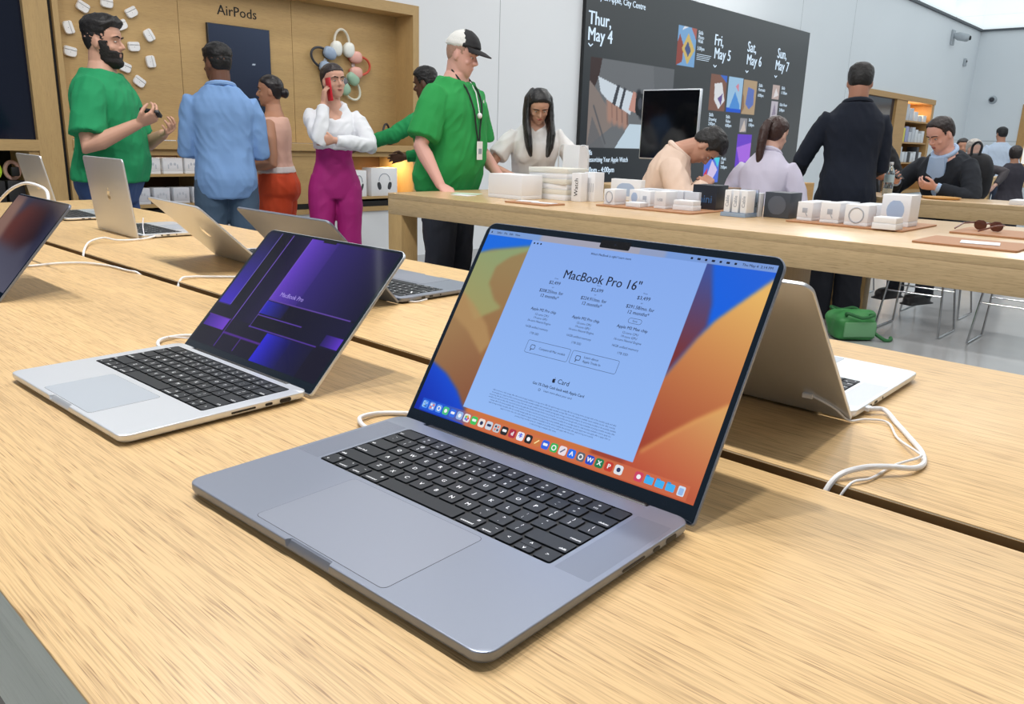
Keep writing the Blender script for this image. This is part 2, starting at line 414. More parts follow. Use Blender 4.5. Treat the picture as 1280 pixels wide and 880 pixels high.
for a, b in ((2.038, 2.955), (2.959, 3.925), (3.929, 5.028)): cp('back_panel', a, b, BACK, BACK + .02, 1.13, cz1 - .085, OAKX)
cp('counter', 2.038, 5.028, FY - .01, BACK, 1.07, 1.127, OAKX, .002)
# lower cabinet
cp('rail', 2.038, 5.028, FY + .02, FY + .05, 1.025, 1.07, OAKX)
for x in (2.99, 4.29): cp('divider', x, x + .03, FY + .02, BACK + .28, .582, 1.025, OAKZ)
cp('door', 3.02, 4.29, FY + .025, FY + .05, .63, 1.025, OAKX)
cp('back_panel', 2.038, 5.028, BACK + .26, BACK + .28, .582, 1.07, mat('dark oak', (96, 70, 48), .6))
cp('shelf', 2.038, 2.99, FY + .02, BACK + .26, .872, .89, OAKX); cp('shelf', 2.038, 2.99, FY + .02, BACK + .26, .648, .672, OAKX)
cp('shelf', 4.32, 5.028, FY + .02, BACK + .26, .65, .672, OAKX)
cp('recess_shadow_strip', 2.038, 5.028, FY + .03, FY + .06, .582, .63, BLACKM)  # black strip stands in for the shadow in the bottom recess
area('shelf_light', (4.9, 6.2, 1.02), .15, .15, 3.0, (1, .72, .36)); area('shelf_light', (2.5, 6.2, 1.02), .7, .08, 2.0, (1, .9, .75))
area('cabinet_light', (3.5, 6.04, 2.27), 2.6, .06, 2, (1, .95, .88))
# writing over the screen
bm = NB(); text_at(bm, 'AirPods', .105, 0, 0, 0, 0, 'CENTER', .0016)
xform(bm, Matrix.Rotation(PI / 2, 4, 'X')); o = obj('lettering', bm, BLACKM, cab, False, (3.44 - 3.55, BACK - .0015 - 6.0, 2.117 - .54)); o['label'] = 'dark lettering'
o = tag(empty('wall_screen', (3.435, BACK, 1.17)), 'dark screen mounted in the middle of the oak cabinet', 'screen')
obj('case', BX(-.266, .266, -.03, 0, 0, .845, bev=.003), mat('screen case', (30, 34, 42), .4), o)
cv = Canvas(-.26, .26, .006, .839, 60, 90, (30, 38, 54)); cv.put(cv.X > -9, cv.grad((26, 32, 46), (52, 62, 82), (-.2, .1), (.2, .8))); cv.ell(.11, .57, .012, .006, (190, 205, 220))
me = cv.mesh('display'); me.transform(Matrix.Translation((0, -.0306, 0)) @ Matrix.Rotation(PI / 2, 4, 'X')); obj('display', me, emis_vcol('dim display', .9, .15), o, False)

# white cases pegged on the left back panel
random.seed(3)
CASES = [(2.279, 1.10, 28), (2.442, 1.147, 5), (2.608, 1.106, -30), (2.527, 1.011, -25), (2.172, .955, 75), (2.721, .962, 60), (2.604, .874, -5), (2.717, .78, 80), (2.528, .726, 20),
         (2.622, .633, 35), (2.459, .584, -8), (2.167, .80, 10), (2.474, .447, 60), (2.20, .50, -30), (2.33, .85, 45)]
def pods_case(x, z, rot, i):
    t = tag(empty('earbud_case', (x, BACK - .001, z + TT)), 'small white earbud case pegged on the oak panel of the cabinet', 'earbud case', 'white earbud cases on the oak panel')
    t.rotation_euler = (0, math.radians(rot), 0)
    def shape(z0, z1, rt, rb):
        bm = NB(); rings = []
        for y, ins in ((0, .005), (-.006, .0008), (-.012, 0), (-.020, .0008), (-.026, .005)):
            rings.append([(px, y, pz) for px, pz in rrect(.086 - 2 * ins, z1 - z0 - ins, (rb, rt, rt, rb), 5, 0, (z0 + z1) / 2)])
        loft(bm, rings); return bm
    obj('body', shape(-.033, .010, .004, .022), WHITEP, t); obj('lid', shape(.0106, .033, .014, .003), WHITEP, t)
    bm = NB(); ellip(bm, (0, -.0262, -.004), (.002, .001, .002), nu=8, nv=6); obj('indicator', bm, DARKPRINT, t)
    return t
for i, (x, z, r_) in enumerate(CASES): pods_case(x, z, r_, i)

# over-ear headphones in a ring on the right back panel
def headphones(x, z, rot, cups, band, label, group='headphones in a ring on the oak panel'):
    t = tag(empty('headphones', (x, BACK - .001, z + TT)), label, 'headphones', group); t.rotation_euler = (0, math.radians(rot), 0)
    for s in (-1, 1):
        bm = NB(); ellip(bm, (s * .066, -.045, -.06), (.052, .034, .064), nu=18, nv=12, p=2.6); obj('ear_cup', bm, cups, t)
        bm = NB(); ellip(bm, (s * .066, -.012, -.06), (.046, .014, .056), nu=18, nv=8, p=2.4); obj('cushion', bm, band, t)
    pts = [(-.078 * math.cos(a) * 1.0, -.03, -.01 + .115 * math.sin(a)) for a in np.linspace(0.02, PI - .02, 15)]
    bm = NB(); tube(bm, pts, .0105, 8); obj('headband', bm, band, t)
    bm = NB(); box(bm, -.015, .015, -.008, 0, -.075, -.045); obj('peg', bm, WHITEP, t)
HW, HP, HG, HB = mat('headphone white', (232, 236, 232), .4), mat('headphone pink', (232, 178, 166), .4), mat('headphone green', (160, 196, 172), .4), mat('headphone blue', (152, 172, 198), .4)
headphones(4.405, 1.085, 0, HW, mat('band pale', (224, 222, 210), .5), 'white over-ear headphones, topmost of the ring on the oak panel')
headphones(4.60, .905, 90, HP, mat('band red', (206, 84, 62), .5), 'pink over-ear headphones with red band on the oak panel')
headphones(4.50, .70, 138, HG, mat('band cream', (226, 228, 212), .5), 'pale green over-ear headphones with cream band beside the phone woman')
headphones(4.19, .94, -70, HB, mat('band dark', (52, 54, 62), .5), 'blue over-ear headphones with dark band above the phone woman')
headphones(4.29, .74, -138, mat('headphone grey', (110, 112, 120), .4), mat('band dark', (52, 54, 62), .5), 'grey over-ear headphones mostly hidden behind the phone woman')
# demo headphones on the counter, in front of the long-sleeved assistant
t = tag(empty('headphones', (4.80, 6.1, 1.128)), 'dark over-ear headphones standing on the cabinet counter', 'headphones'); t.rotation_euler = (0, 0, .5)
for s in (-1, 1):
    bm = NB(); ellip(bm, (s * .07, 0, .055), (.028, .044, .055), p=2.6); obj('ear_cup', bm, mat('band dark', (0, 0, 0)), t)
bm = NB(); tube(bm, [(-.08 * math.cos(a), 0, .08 + .11 * math.sin(a)) for a in np.linspace(0, PI, 15)], .010, 8); obj('headband', bm, mat('band dark', (0, 0, 0)), t)

# boxed stock on the cabinet shelves
def carton(name, label, cat, x0, x1, y0, y1, z0, z1, m=None, group=None, pic=None, bev=.002, parent=None, rz=0.0, seam=True, side=None):
    """closed white retail carton: body plus the lid seam and the printed picture on its face"""
    cx, cy = (x0 + x1) / 2, (y0 + y1) / 2
    t = tag(empty(name, (cx, cy, z0), rz), label, cat, group); m = m or CARD
    hx, hy, h = (x1 - x0) / 2, (y1 - y0) / 2, z1 - z0
    if seam:
        obj('box_base', BX(-hx, hx, -hy, hy, 0, h * .16, bev=bev), m, t); obj('box_lid', BX(-hx, hx, -hy, hy, h * .163, h, bev=bev), m, t)
    else: obj('box_body', BX(-hx, hx, -hy, hy, 0, h, bev=bev), m, t)
    if pic: pic(t, hx, hy, h)
    return t
def pic_pods(t, hx, hy, h):
    bm = NB()
    for s in (-1, 1):
        ellip(bm, (s * .2 * hx, -hy - .0008, h * .62), (.13 * hx, .0012, .10 * h), nu=10, nv=6); tube(bm, [(s * .2 * hx + s * .02, -hy - .0006, h * .58), (s * .2 * hx + s * .02, -hy - .0006, h * .36)], .0035, 6)
    o = obj('printed_picture', bm, mat('faint print', (196, 202, 212), .5), t)
xs1 = [(2.365, 2.483), (2.505, 2.635), (2.657, 2.805), (2.822, 2.945)]
for i, (a, b) in enumerate(xs1):
    carton('earbud_box', 'white earbud box on the upper oak shelf, %s from the left' % ('first', 'second', 'third', 'fourth')[i], 'box', a, b, 6.02, 6.14, .8905, 1.006, None, 'earbud boxes on the cabinet shelves', pic_pods)
for i, (a, b) in enumerate([(2.44, 2.545), (2.573, 2.692), (2.72, 2.842), (2.868, 2.978)]):
    carton('earbud_box', 'white earbud box on the lower oak shelf, %s from the left' % ('first', 'second', 'third', 'fourth')[i], 'box', a, b, 6.02, 6.14, .6725, .79, CARD2, 'earbud boxes on the cabinet shelves', pic_pods)
def pic_phones(t, hx, hy, h):
    bm = NB(); pts = [(.42 * hx * math.cos(a) * -1, -hy - .0006, h * .55 + h * .25 * math.sin(a)) for a in np.linspace(0, PI, 13)]; tube(bm, pts, .0035, 6)
    obj('printed_band', bm, PRINT, t); bm = NB()
    for s in (-1, 1): ellip(bm, (s * .40 * hx, -hy - .0006, h * .36), (.15 * hx, .0012, .16 * h), Matrix.Rotation(s * .3, 3, 'Y'), 12, 6)
    obj('printed_cups', bm, DARKPRINT, t)
carton('headphone_box', 'white headphone box under the counter, nearest the pink trousers', 'box', 4.345, 4.505, 5.99 + .03, 6.16, .6725, .905, None, 'headphone boxes under the counter', pic_phones, seam=False)
carton('headphone_box', 'white headphone box under the counter in the lit end of the cabinet', 'box', 4.56, 4.86, 6.02, 6.16, .6725, .925, None, 'headphone boxes under the counter', pic_phones, seam=False)
# tablet lying on the cabinet counter
t = tag(empty('tablet', (2.62, 6.08, 1.128), .1), 'tablet lying flat on the cabinet counter behind the bearded man', 'tablet')
obj('case', BX(-.14, .14, -.08, .08, 0, .007, bev=.002), ALU, t); obj('screen', BX(-.132, .132, -.073, .073, .0071, .0077), emis('tablet screen', (120, 120, 170), .6), t)

# left-hand cabinet, cut off by the frame
cb2 = tag(empty('display_cabinet', (.3, 6.0, .54)), 'oak wall cabinet with a big dark screen at the left edge of the photo', 'cabinet')
def cq(nm, x0, x1, y0, y1, z0, z1, m, bev=0.0): return obj(nm, BX(x0 - .3, x1 - .3, y0 - 6.0, y1 - 6.0, z0 - .54, z1 - .54, bev=bev), m, cb2, False)
cq('frame_side', 1.83, 1.975, FY, 6.55, .542, 2.358, OAKZ); cq('frame_side', -1.398, -1.25, FY, 6.55, .542, 2.358, OAKZ)
cq('frame_top', -1.25, 1.83, FY, 6.55, 2.28, 2.358, OAKX); cq('frame_bottom', -1.25, 1.83, FY, 6.55, .542, .582, OAKX)
cq('crossbar', -1.25, 1.83, FY, 6.5, 1.05, 1.12, OAKX); cq('gap_strip', 1.975, 2.003, 6.02, 6.5, .542, 2.358, BLACKM)
cq('back_panel', -1.25, 1.83, 6.4, 6.42, .582, 1.05, BLACKM)
cq('side_panel', 1.77, 1.83, 6.0, 6.4, .582, 1.05, OAKZ)
cq('screen', -1.25, 1.83, 6.03, 6.05, 1.12, 2.28, mat('black glass', (10, 14, 26), .1, emit=((12, 18, 32), .6)))
# sport watches on small stands in the lower niche
def watch_stand(x, c, label):
    t = tag(empty('watch_stand', (x, 6.15, .583)), label, 'watch stand', 'watches in the lower niche')
    obj('stand', BX(-.05, .05, -.05, .05, 0, .27, bev=.004), mat('dark stand', (30, 30, 34), .5), t)
    bm = NB(); tube(bm, [(.042 * math.cos(a), 0, .335 + .055 * math.sin(a)) for a in np.linspace(-PI / 2, 1.5 * PI, 22)[:-1]] + [(.01, 0, .28)], .013, 8); obj('strap', bm, c, t)
    obj('watch_case', BX(-.025, .025, -.07, -.045, .30, .36, bev=.008), BLACKM, t)
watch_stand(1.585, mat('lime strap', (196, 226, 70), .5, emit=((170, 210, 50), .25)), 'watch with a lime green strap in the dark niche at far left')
watch_stand(1.70, mat('blush strap', (230, 186, 170), .5), 'watch with a blush pink strap beside the oak upright at left')
watch_stand(1.45, mat('lime strap', (0, 0, 0)), 'second lime strap watch at the very left edge of the niche')

# library cabinet far along the back wall
lib = tag(empty('display_cabinet', (18, 6.0, .3)), 'oak wall cabinet with accessory shelves far along the white wall', 'cabinet')
def cl(nm, x0, x1, y0, y1, z0, z1, m, bev=0.0): return obj(nm, BX(x0 - 18, x1 - 18, y0 - 6.0, y1 - 6.0, z0 - .3, z1 - .3, bev=bev), m, lib, False)
OAKF = wood('far cabinet oak', (160, 112, 60), (206, 160, 100), 'X', .4, .5, 0, .5)
cl('frame_top', 15.62, 20.44, FY - .02, 6.58, 2.25, 2.355, OAKF); cl('frame_bottom', 15.62, 20.44, FY, 6.58, .31, .38, OAKF)
cl('frame_side', 15.62, 15.75, FY, 6.58, .38, 2.25, OAKF); cl('frame_side', 20.28, 20.44, FY, 6.58, .38, 2.25, OAKF); cl('divider', 17.95, 18.62, FY, 6.5, .38, 2.25, OAKF)
cl('back_panel', 18.62, 20.28, 6.55, 6.58, .38, 2.25, OAKF)
for z in (.98, 1.41, 1.86): cl('shelf', 18.62, 20.28, 6.0, 6.55, z - .03, z, OAKF)
cv = Canvas(15.75 - 18, 17.95 - 18, .38 - .3, 2.25 - .3, 60, 60, (22, 26, 36)); cv.poly([(-2, .1), (-.6, .1), (-.1, .9), (-1.4, .9)], (60, 52, 110), .5)
me = cv.mesh('screen'); me.transform(Matrix.Translation((0, .04, 0)) @ Matrix.Rotation(PI / 2, 4, 'X')); obj('screen', me, emis_vcol('dim display', .9), lib, False)
bm = NB(); text_at(bm, 'XR', .62, 0, 0, 0, 0, 'CENTER', .012); xform(bm, Matrix.Rotation(PI / 2, 4, 'X')); obj('lettering', bm, emis('lilac sign', (176, 168, 255), .9), lib, False, (-.62, .035, 1.30))
area('shelf_light', (19.4, 6.25, 2.22), 1.3, .2, 14, (1, .75, .45))
random.seed(5)
cols = [CARD, CARD2, mat('yellow card', (236, 224, 90), .5), mat('lilac card', (168, 172, 214), .5), DARKPRINT, CARD]
for si, (z, n) in enumerate(((1.862, 5), (1.412, 7), (.982, 8))):
    for i in range(n):
        x = 18.68 + i * 1.52 / n; wd = 1.52 / n * .82; h = random.uniform(.2, .34) if si else (.34, .26, .2, .12, .14)[i]
        carton('accessory_box', 'accessory box on the %s shelf of the far cabinet, %s from the left' % (('top', 'middle', 'bottom')[si], ('first', 'second', 'third', 'fourth', 'fifth', 'sixth', 'seventh', 'eighth')[i]),
               'box', x, x + wd, 6.03, 6.25, z, z + h, cols[2] if (si, i) == (1, 0) else cols[3] if (si, i) == (1, 1) else cols[4] if si == 2 and i in (3, 6) else random.choice(cols[:2]), 'accessory boxes on the far shelves', seam=False)
# framed alcove in the right wall
t = tag(empty('wall_alcove', (XW, 4.0, 1.2)), 'oak framed alcove glowing white at the right edge of the photo', 'alcove')
for nm, b in (('frame_side', (-.02, .0, .62, .80, -.3, 1.2)), ('frame_top', (-.02, .0, -2.0, .62, 1.1, 1.2)), ('frame_bottom', (-.02, 0, -2.0, .62, -.3, -.2))): obj(nm, BX(*b), OAKF, t, False)
obj('lit_panel', BX(-.012, -.002, -2.0, .62, -.2, 1.1), emis('lit alcove', (246, 244, 236), .95), t, False)
# small fixtures on the walls
t = tag(empty('security_camera', (20.96, 6.0, 3.75)), 'small grey security camera high on the white wall', 'camera')
bm = NB(); box(bm, -.10, .10, -.04, 0, -.16, .16, bev=.01); obj('bracket', bm, mat('grey fixture', (180, 186, 192), .5), t)
bm = NB(); tube(bm, [(0, -.04, .05), (0, -.14, .02), (0, -.30, -.02)], [.05, .09, .085], 14); obj('body', bm, mat('grey fixture', (0, 0, 0)), t)
bm = NB(); ellip(bm, (0, -.38, -.03), (.05, .02, .05)); obj('lens', bm, BLACKM, t)
t = tag(empty('wall_sensor', (22.2, 6.0, 3.32)), 'small pale sensor on the white wall below the camera', 'sensor')
obj('body', BX(-.07, .07, -.05, 0, -.09, .09, bev=.015), mat('grey fixture', (0, 0, 0)), t); bm = NB(); ellip(bm, (0, -.052, .02), (.03, .02, .03)); obj('lens', bm, DARKPRINT, t)
t = tag(empty('wall_sensor', (XW, 5.48, 2.51)), 'dark round sensor on the right wall beyond the corner', 'sensor')
bm = NB(); tube(bm, [(0, 0, 0), (-.06, 0, 0)], [.10, .07], 14); obj('body', bm, mat('grey fixture', (0, 0, 0)), t); bm = NB(); ellip(bm, (-.09, 0, 0), (.05, .06, .06)); obj('lens', bm, DARKPRINT, t)

# ------------------------------------------------------------------ the great video wall
VX0, VX1, VZ0, VZ1 = 7.49, 13.33, .02, 3.02
vw = tag(empty('video_wall', ((VX0 + VX1) / 2, YW, VZ0)), 'huge dark video wall with a weekly programme of dates and pictures', 'screen')
obj('case', BX(-2.92, 2.92, -.05, -.001, 0, VZ1 - VZ0), mat('video wall case', (26, 28, 30), .5), vw, False)
VC = (VX0 + VX1) / 2
cv = Canvas(VX0, VX1, VZ0, VZ1, 560, 300, (62, 66, 68))
cv.put(cv.X > 0, cv.grad((34, 40, 46), (66, 70, 72), (8, .1), (9, 1.8)))
# main picture: a seated person's striped cuff and a watch on the wrist, over a laptop
cv.rect(7.62, 9.39, 1.15, 2.155, (112, 116, 120)); cv.poly([(8.9, 2.155), (9.39, 2.155), (9.39, 1.15), (9.1, 1.15)], (96, 100, 104), .6)
cv.poly([(7.62, 2.155), (7.84, 2.155), (7.80, 1.98), (7.74, 1.86), (7.62, 1.7)], (62, 46, 44)); cv.poly([(7.62, 1.9), (7.80, 1.78), (7.98, 1.62), (8.1, 1.40), (7.62, 1.15)], (140, 128, 122))
for i, (x, y) in enumerate(((8.02, 1.55), (8.12, 1.52), (8.23, 1.50), (8.34, 1.48))):
    cv.seg(x, y + .14, x + .03, y - .05, .055, (176, 138, 122)); cv.seg(x + .055, y + .12, x + .075, y - .04, .012, (110, 82, 74))
cv.poly([(7.78, 1.95), (8.02, 1.90), (8.30, 1.84), (8.56, 1.80), (8.46, 1.55), (8.24, 1.62), (7.98, 1.70), (7.84, 1.78)], (218, 230, 240))
cv.poly([(8.16, 1.885), (8.22, 1.875), (8.14, 1.64), (8.08, 1.665)], (66, 70, 78)); cv.poly([(8.30, 1.86), (8.35, 1.85), (8.27, 1.60), (8.22, 1.62)], (66, 70, 78))
cv.poly([(8.50, 1.83), (8.80, 1.74), (9.1, 1.62), (9.2, 1.45), (8.72, 1.56), (8.42, 1.60)], (206, 152, 138))
cv.ell(8.66, 1.68, .10, .135, (22, 24, 28), 1, 3); cv.seg(8.62, 1.80, 8.70, 1.56, .05, (30, 32, 38)); cv.ell(8.66, 1.69, .045, .07, (70, 74, 84))
cv.poly([(8.18, 1.15), (8.46, 1.44), (8.95, 1.44), (9.2, 1.15)], (206, 226, 240)); cv.seg(7.72, 1.62, 7.98, 1.2, .012, (90, 92, 96)); cv.poly([(7.62, 1.15), (7.7, 1.5), (7.98, 1.15)], (104, 106, 110), .8)
def art(x0, x1, z0, z1, bg, blobs):
    cv.rect(x0, x1, z0, z1, bg); w, h = x1 - x0, z1 - z0
    keep = (cv.X >= x0) & (cv.X <= x1) & (cv.Y >= z0) & (cv.Y <= z1)
    for (pts, c) in blobs:
        cv.put(cv.inside([(x0 + u * w, z0 + v * h) for u, v in pts]) & keep, c)
art(9.41, 9.86, 2.21, 2.69, (126, 176, 224), [([(0, 0), (.3, .1), (.35, .5), (.1, .8), (0, .6)], (150, 70, 60)), ([(.25, .45), (.55, .85), (.95, .45), (.6, .05)], (216, 190, 110)), ([(.4, .45), (.55, .65), (.75, .42), (.6, .25)], (70, 90, 140)), ([(.7, 1), (1, 1), (1, .7)], (180, 100, 90)), ([(.2, .9), (.5, 1), (.3, 1)], (235, 240, 250))])
art(10.33, 10.78, 1.69, 2.17, (132, 92, 76), [([(.25, .75), (.7, .8), (.95, .3), (.6, .05), (.3, .3)], (232, 234, 238)), ([(.55, 1), (1, 1), (1, .8)], (60, 110, 210)), ([(.5, .35), (.8, .5), (.75, .15)], (104, 84, 150))])
art(10.83, 11.26, 1.69, 2.17, (164, 204, 236), [([(.1, 0), (.5, .6), (.9, .2), (.9, 0)], (80, 150, 226)), ([(0, .12), (1, .1), (1, 0), (0, 0)], (20, 90, 220)), ([(.5, .75), (.7, .85), (.75, .6)], (220, 140, 160))])
art(11.28, 11.70, 1.68, 2.16, (186, 160, 126), [([(.25, .3), (.35, .8), (.8, .75), (.85, .3), (.55, .15)], (98, 122, 196)), ([(0, 0), (.2, .2), (.1, .5), (0, .6)], (150, 116, 88))])
art(11.28, 11.50, 1.42, 1.62, (150, 150, 156), [([(.1, 0), (.6, .9), (.9, .1)], (214, 200, 190))])
art(11.25, 11.70, .62, 1.39, (112, 66, 214), [([(0, .75), (1, .85), (1, .5), (.3, .45)], (176, 110, 240)), ([(0, .25), (1, .35), (1, .12), (0, .05)], (206, 120, 196)), ([(0, .05), (1, .1), (1, 0), (0, 0)], (60, 44, 90))])
art(10.35, 10.78, .70, 1.05, (86, 120, 236), [([(.2, .2), (.5, .9), (.9, .5), (.6, .1)], (226, 210, 250)), ([(0, .3), (.25, .6), (.2, .1)], (220, 60, 90)), ([(.6, 1), (1, 1), (.9, .6)], (80, 220, 240))])
art(12.22, 12.46, 1.94, 2.15, (196, 176, 170), [([(.2, .1), (.5, .8), (.9, .3)], (232, 228, 230))])
art(12.23, 12.46, 1.67, 1.91, (196, 190, 200), [([(.2, .1), (.5, .9), (.8, .2)], (150, 140, 160))])
me = cv.mesh('display'); me.transform(Matrix.Translation((-VC, -.0505, -VZ0)) @ Matrix.Rotation(PI / 2, 4, 'X')); obj('display', me, emis_vcol('video wall picture', .80, .3, .3), vw, False)
bm = NB(); M = Matrix.Translation((-VC, -.0515, -VZ0)) @ Matrix.Rotation(PI / 2, 4, 'X')
def vt(s, size, x, z, bold=.003, align='LEFT', sx=.95): text_at(bm, s, size, x, z, 0, 0, align, bold, M, 1.0, sx)
for s, x, z in (('Thur,', 7.54, 2.555), ('May 4', 7.54, 2.385), ('Fri,', 10.33, 2.605), ('May 5', 10.35, 2.435), ('Sat,', 11.28, 2.61), ('May 6', 11.29, 2.435), ('Sun,', 12.25, 2.61), ('May 7', 12.22, 2.435)):
    vt(s, .205, x, z, .0055)
vt('Today at Apple, City Centre', .10, 7.54, 2.80); vt('Skills', .085, 7.58, 1.09); vt('Accessorizing Your Apple Watch', .085, 7.58, 1.01, .002, 'LEFT', .78); vt('3:00pm - 4:00pm', .095, 7.58, .89)
for x in (7.60, 10.40, 11.33, 12.27):
    for s in (-1, 1): tube(bm, [M @ V((x, 2.262, 0)), M @ V((x + s * .035, 2.285, 0))], .007, 6)
small = [('Skills', 9.9, 2.655), ('Photo', 9.9, 2.60), ('Walk', 9.9, 2.55), ('5:00pm', 9.9, 2.46), ('Skills', 10.36, 1.63), ('Drawing', 10.36, 1.57), ('2:00pm', 10.36, 1.51), ('Skills', 10.84, 1.62), ('Video', 10.84, 1.56), ('4:00pm', 10.84, 1.50),
         ('Skills', 11.75, 2.11), ('Portraits', 11.75, 2.05), ('6:00pm', 11.75, 1.97), ('Skills', 11.54, 1.60), ('1:00pm', 11.54, 1.53), ('Music', 10.82, 1.03), ('Lab', 10.82, .98), ('7:00pm', 10.82, .91), ('Skills', 12.52, 2.12), ('11:00am', 12.52, 2.05), ('Kids Hour', 12.52, 1.87), ('2:00pm', 12.52, 1.79)]
for s, x, z in small: vt(s, .066, x, z, .0012)
for i in range(4): box(bm, *[c + k for c, k in zip((9.9 - VC, 10.28 - VC - .02 * i), (0, 0))], -.052, -.0512, 2.385 - i * .022 - VZ0, 2.391 - i * .022 - VZ0)
o = obj('lettering', bm, emis('lettering white', (214, 236, 255), 1.0), vw, False); o['label'] = 'white lettering'

# ------------------------------------------------------------------ laptops
KEYM = mat('key black', (24, 30, 37), .48, spec=.4); KEYTXT = mat('key legend', (236, 238, 240), .5, emit=((230, 234, 240), .3))
WELLM = mat('keyboard well', (10, 11, 13), .6); BEZEL = mat('bezel glass reflection tint', (12, 26, 40), .07, spec=.6); HINGE = mat('hinge black', (12, 14, 17), .4)  # bezel's teal tint stands in for a reflection on black glass
PORT = mat('port black', (20, 20, 22), .5); FOOT = mat('rubber foot', (26, 26, 28), .8)
P_ = .01905
ROWS = [
 [('esc', 1.5)] + [('F%d' % i, 1) for i in range(1, 13)] + [('', 1)],
 [(c, 1) for c in '`1234567890-='] + [('delete', 1.5)],
 [('tab', 1.5)] + [(c, 1) for c in 'QWERTYUIOP[]'] + [('\\', 1)],
 [('caps lock', 1.75)] + [(c, 1) for c in "ASDFGHJKL;'"] + [('return', 1.75)],
 [('shift', 2.25)] + [(c, 1) for c in 'ZXCVBNM,./'] + [('shift', 2.25)],
 [('fn', 1), ('control', 1), ('option', 1), ('command', 1.25), (' ', 5), ('command', 1.25), ('option', 1), ('<', 1), ('^v', 1), ('>', 1)]]
SHIFTS = dict(zip('`1234567890-=[]\\;\',./', '~!@#$%^&*()_+{}|:"<>?'))
RP = .0184    # row pitch
def key_mesh(lab, w, h, hi=0.0007):
    bm = NB(); hw, hh = w / 2, h / 2
    rings = [[(x, y, z) for x, y in rrect(w - 2 * i, h - 2 * i, .0016, 3)] for z, i in ((-.0010, 0), (hi - .00015, 0), (hi, .00015))]
    loft(bm, rings)
    z = hi + .00006
    def tx(s, size, x, y, al='CENTER'): text_at(bm, s, size, x, y, z, 1, al, .00009)
    if len(lab) > 2 and not lab.startswith('F'):
        right = lab in ('delete', 'return') or (lab == 'shift' and False)
        if lab in ('control', 'option', 'command'):
            tx(lab, .0034, 0, -hh + .0035); g = {'control': '^', 'option': '~', 'command': '#'}[lab]; tx(g, .0042, hw - .0048, hh - .0042)
        elif lab == 'esc' or lab == 'tab' or lab == 'caps lock': tx(lab, .0038, -hw + .0016, -hh + .0036, 'LEFT')
        elif right: tx(lab, .0038, hw - .0016, -hh + .0036, 'RIGHT')
    elif lab == 'fn': tx('fn', .0038, hw - .004, hh - .004); tx('o', .0042, -hw + .004, -hh + .0042)
    elif lab.startswith('F') and len(lab) > 1: tx(lab, .003, 0, -hh + .0036); tx('*', .0062, 0, .0008)
    elif lab in '<>' and hh < .009: tx(lab, .005, 0, 0)
    elif lab in SHIFTS: tx(lab, .0046, 0, -hh + .0046); tx(SHIFTS[lab], .0046, 0, hh - .0046)
    elif lab.strip(): tx(lab, .0062, 0, 0)
    me = bpy.data.meshes.new('key'); bm.normal_update(); bm.to_mesh(me); bm.free(); me.materials.append(KEYM); me.materials.append(KEYTXT)
    return me
KEYS = []     # (mesh, u, v) laid out once, centred on u = 0, front edge of the well at v = 0
def build_keys():
    G = .0026
    for r, row in enumerate(ROWS):
        u = -14.5 / 2 * P_; v = (5 - r + .5) * RP + .0008
        for i, (lab, w) in enumerate(row):
            ww = w * P_; cu = u + ww / 2; h = RP - G
            if lab == '^v':
                for s, l in ((1, '^'), (-1, 'v')): KEYS.append((key_mesh(l, ww - G, h / 2 - .0004), cu, v + s * h / 4, r))
            elif lab == 'shift' and i > 3:
                bm = None; me = key_mesh('', ww - G, h).copy(); b = NB(); b.from_mesh(me); text_at(b, 'shift', .0038, (ww - G) / 2 - .0016, -h / 2 + .0036, .00076, 1, 'RIGHT', .00009); b.to_mesh(me); b.free(); KEYS.append((me, cu, v, r))
            elif lab == 'shift':
                me = key_mesh('', ww - G, h).copy(); b = NB(); b.from_mesh(me); text_at(b, 'shift', .0038, -(ww - G) / 2 + .0016, -h / 2 + .0036, .00076, 1, 'LEFT', .00009); b.to_mesh(me); b.free(); KEYS.append((me, cu, v, r))
            else: KEYS.append((key_mesh(lab, ww - G, h), cu, v, r))
            u += ww
build_keys()
WELLW, WELLD = 14.5 * P_ + .0006, 6 * RP + .0016

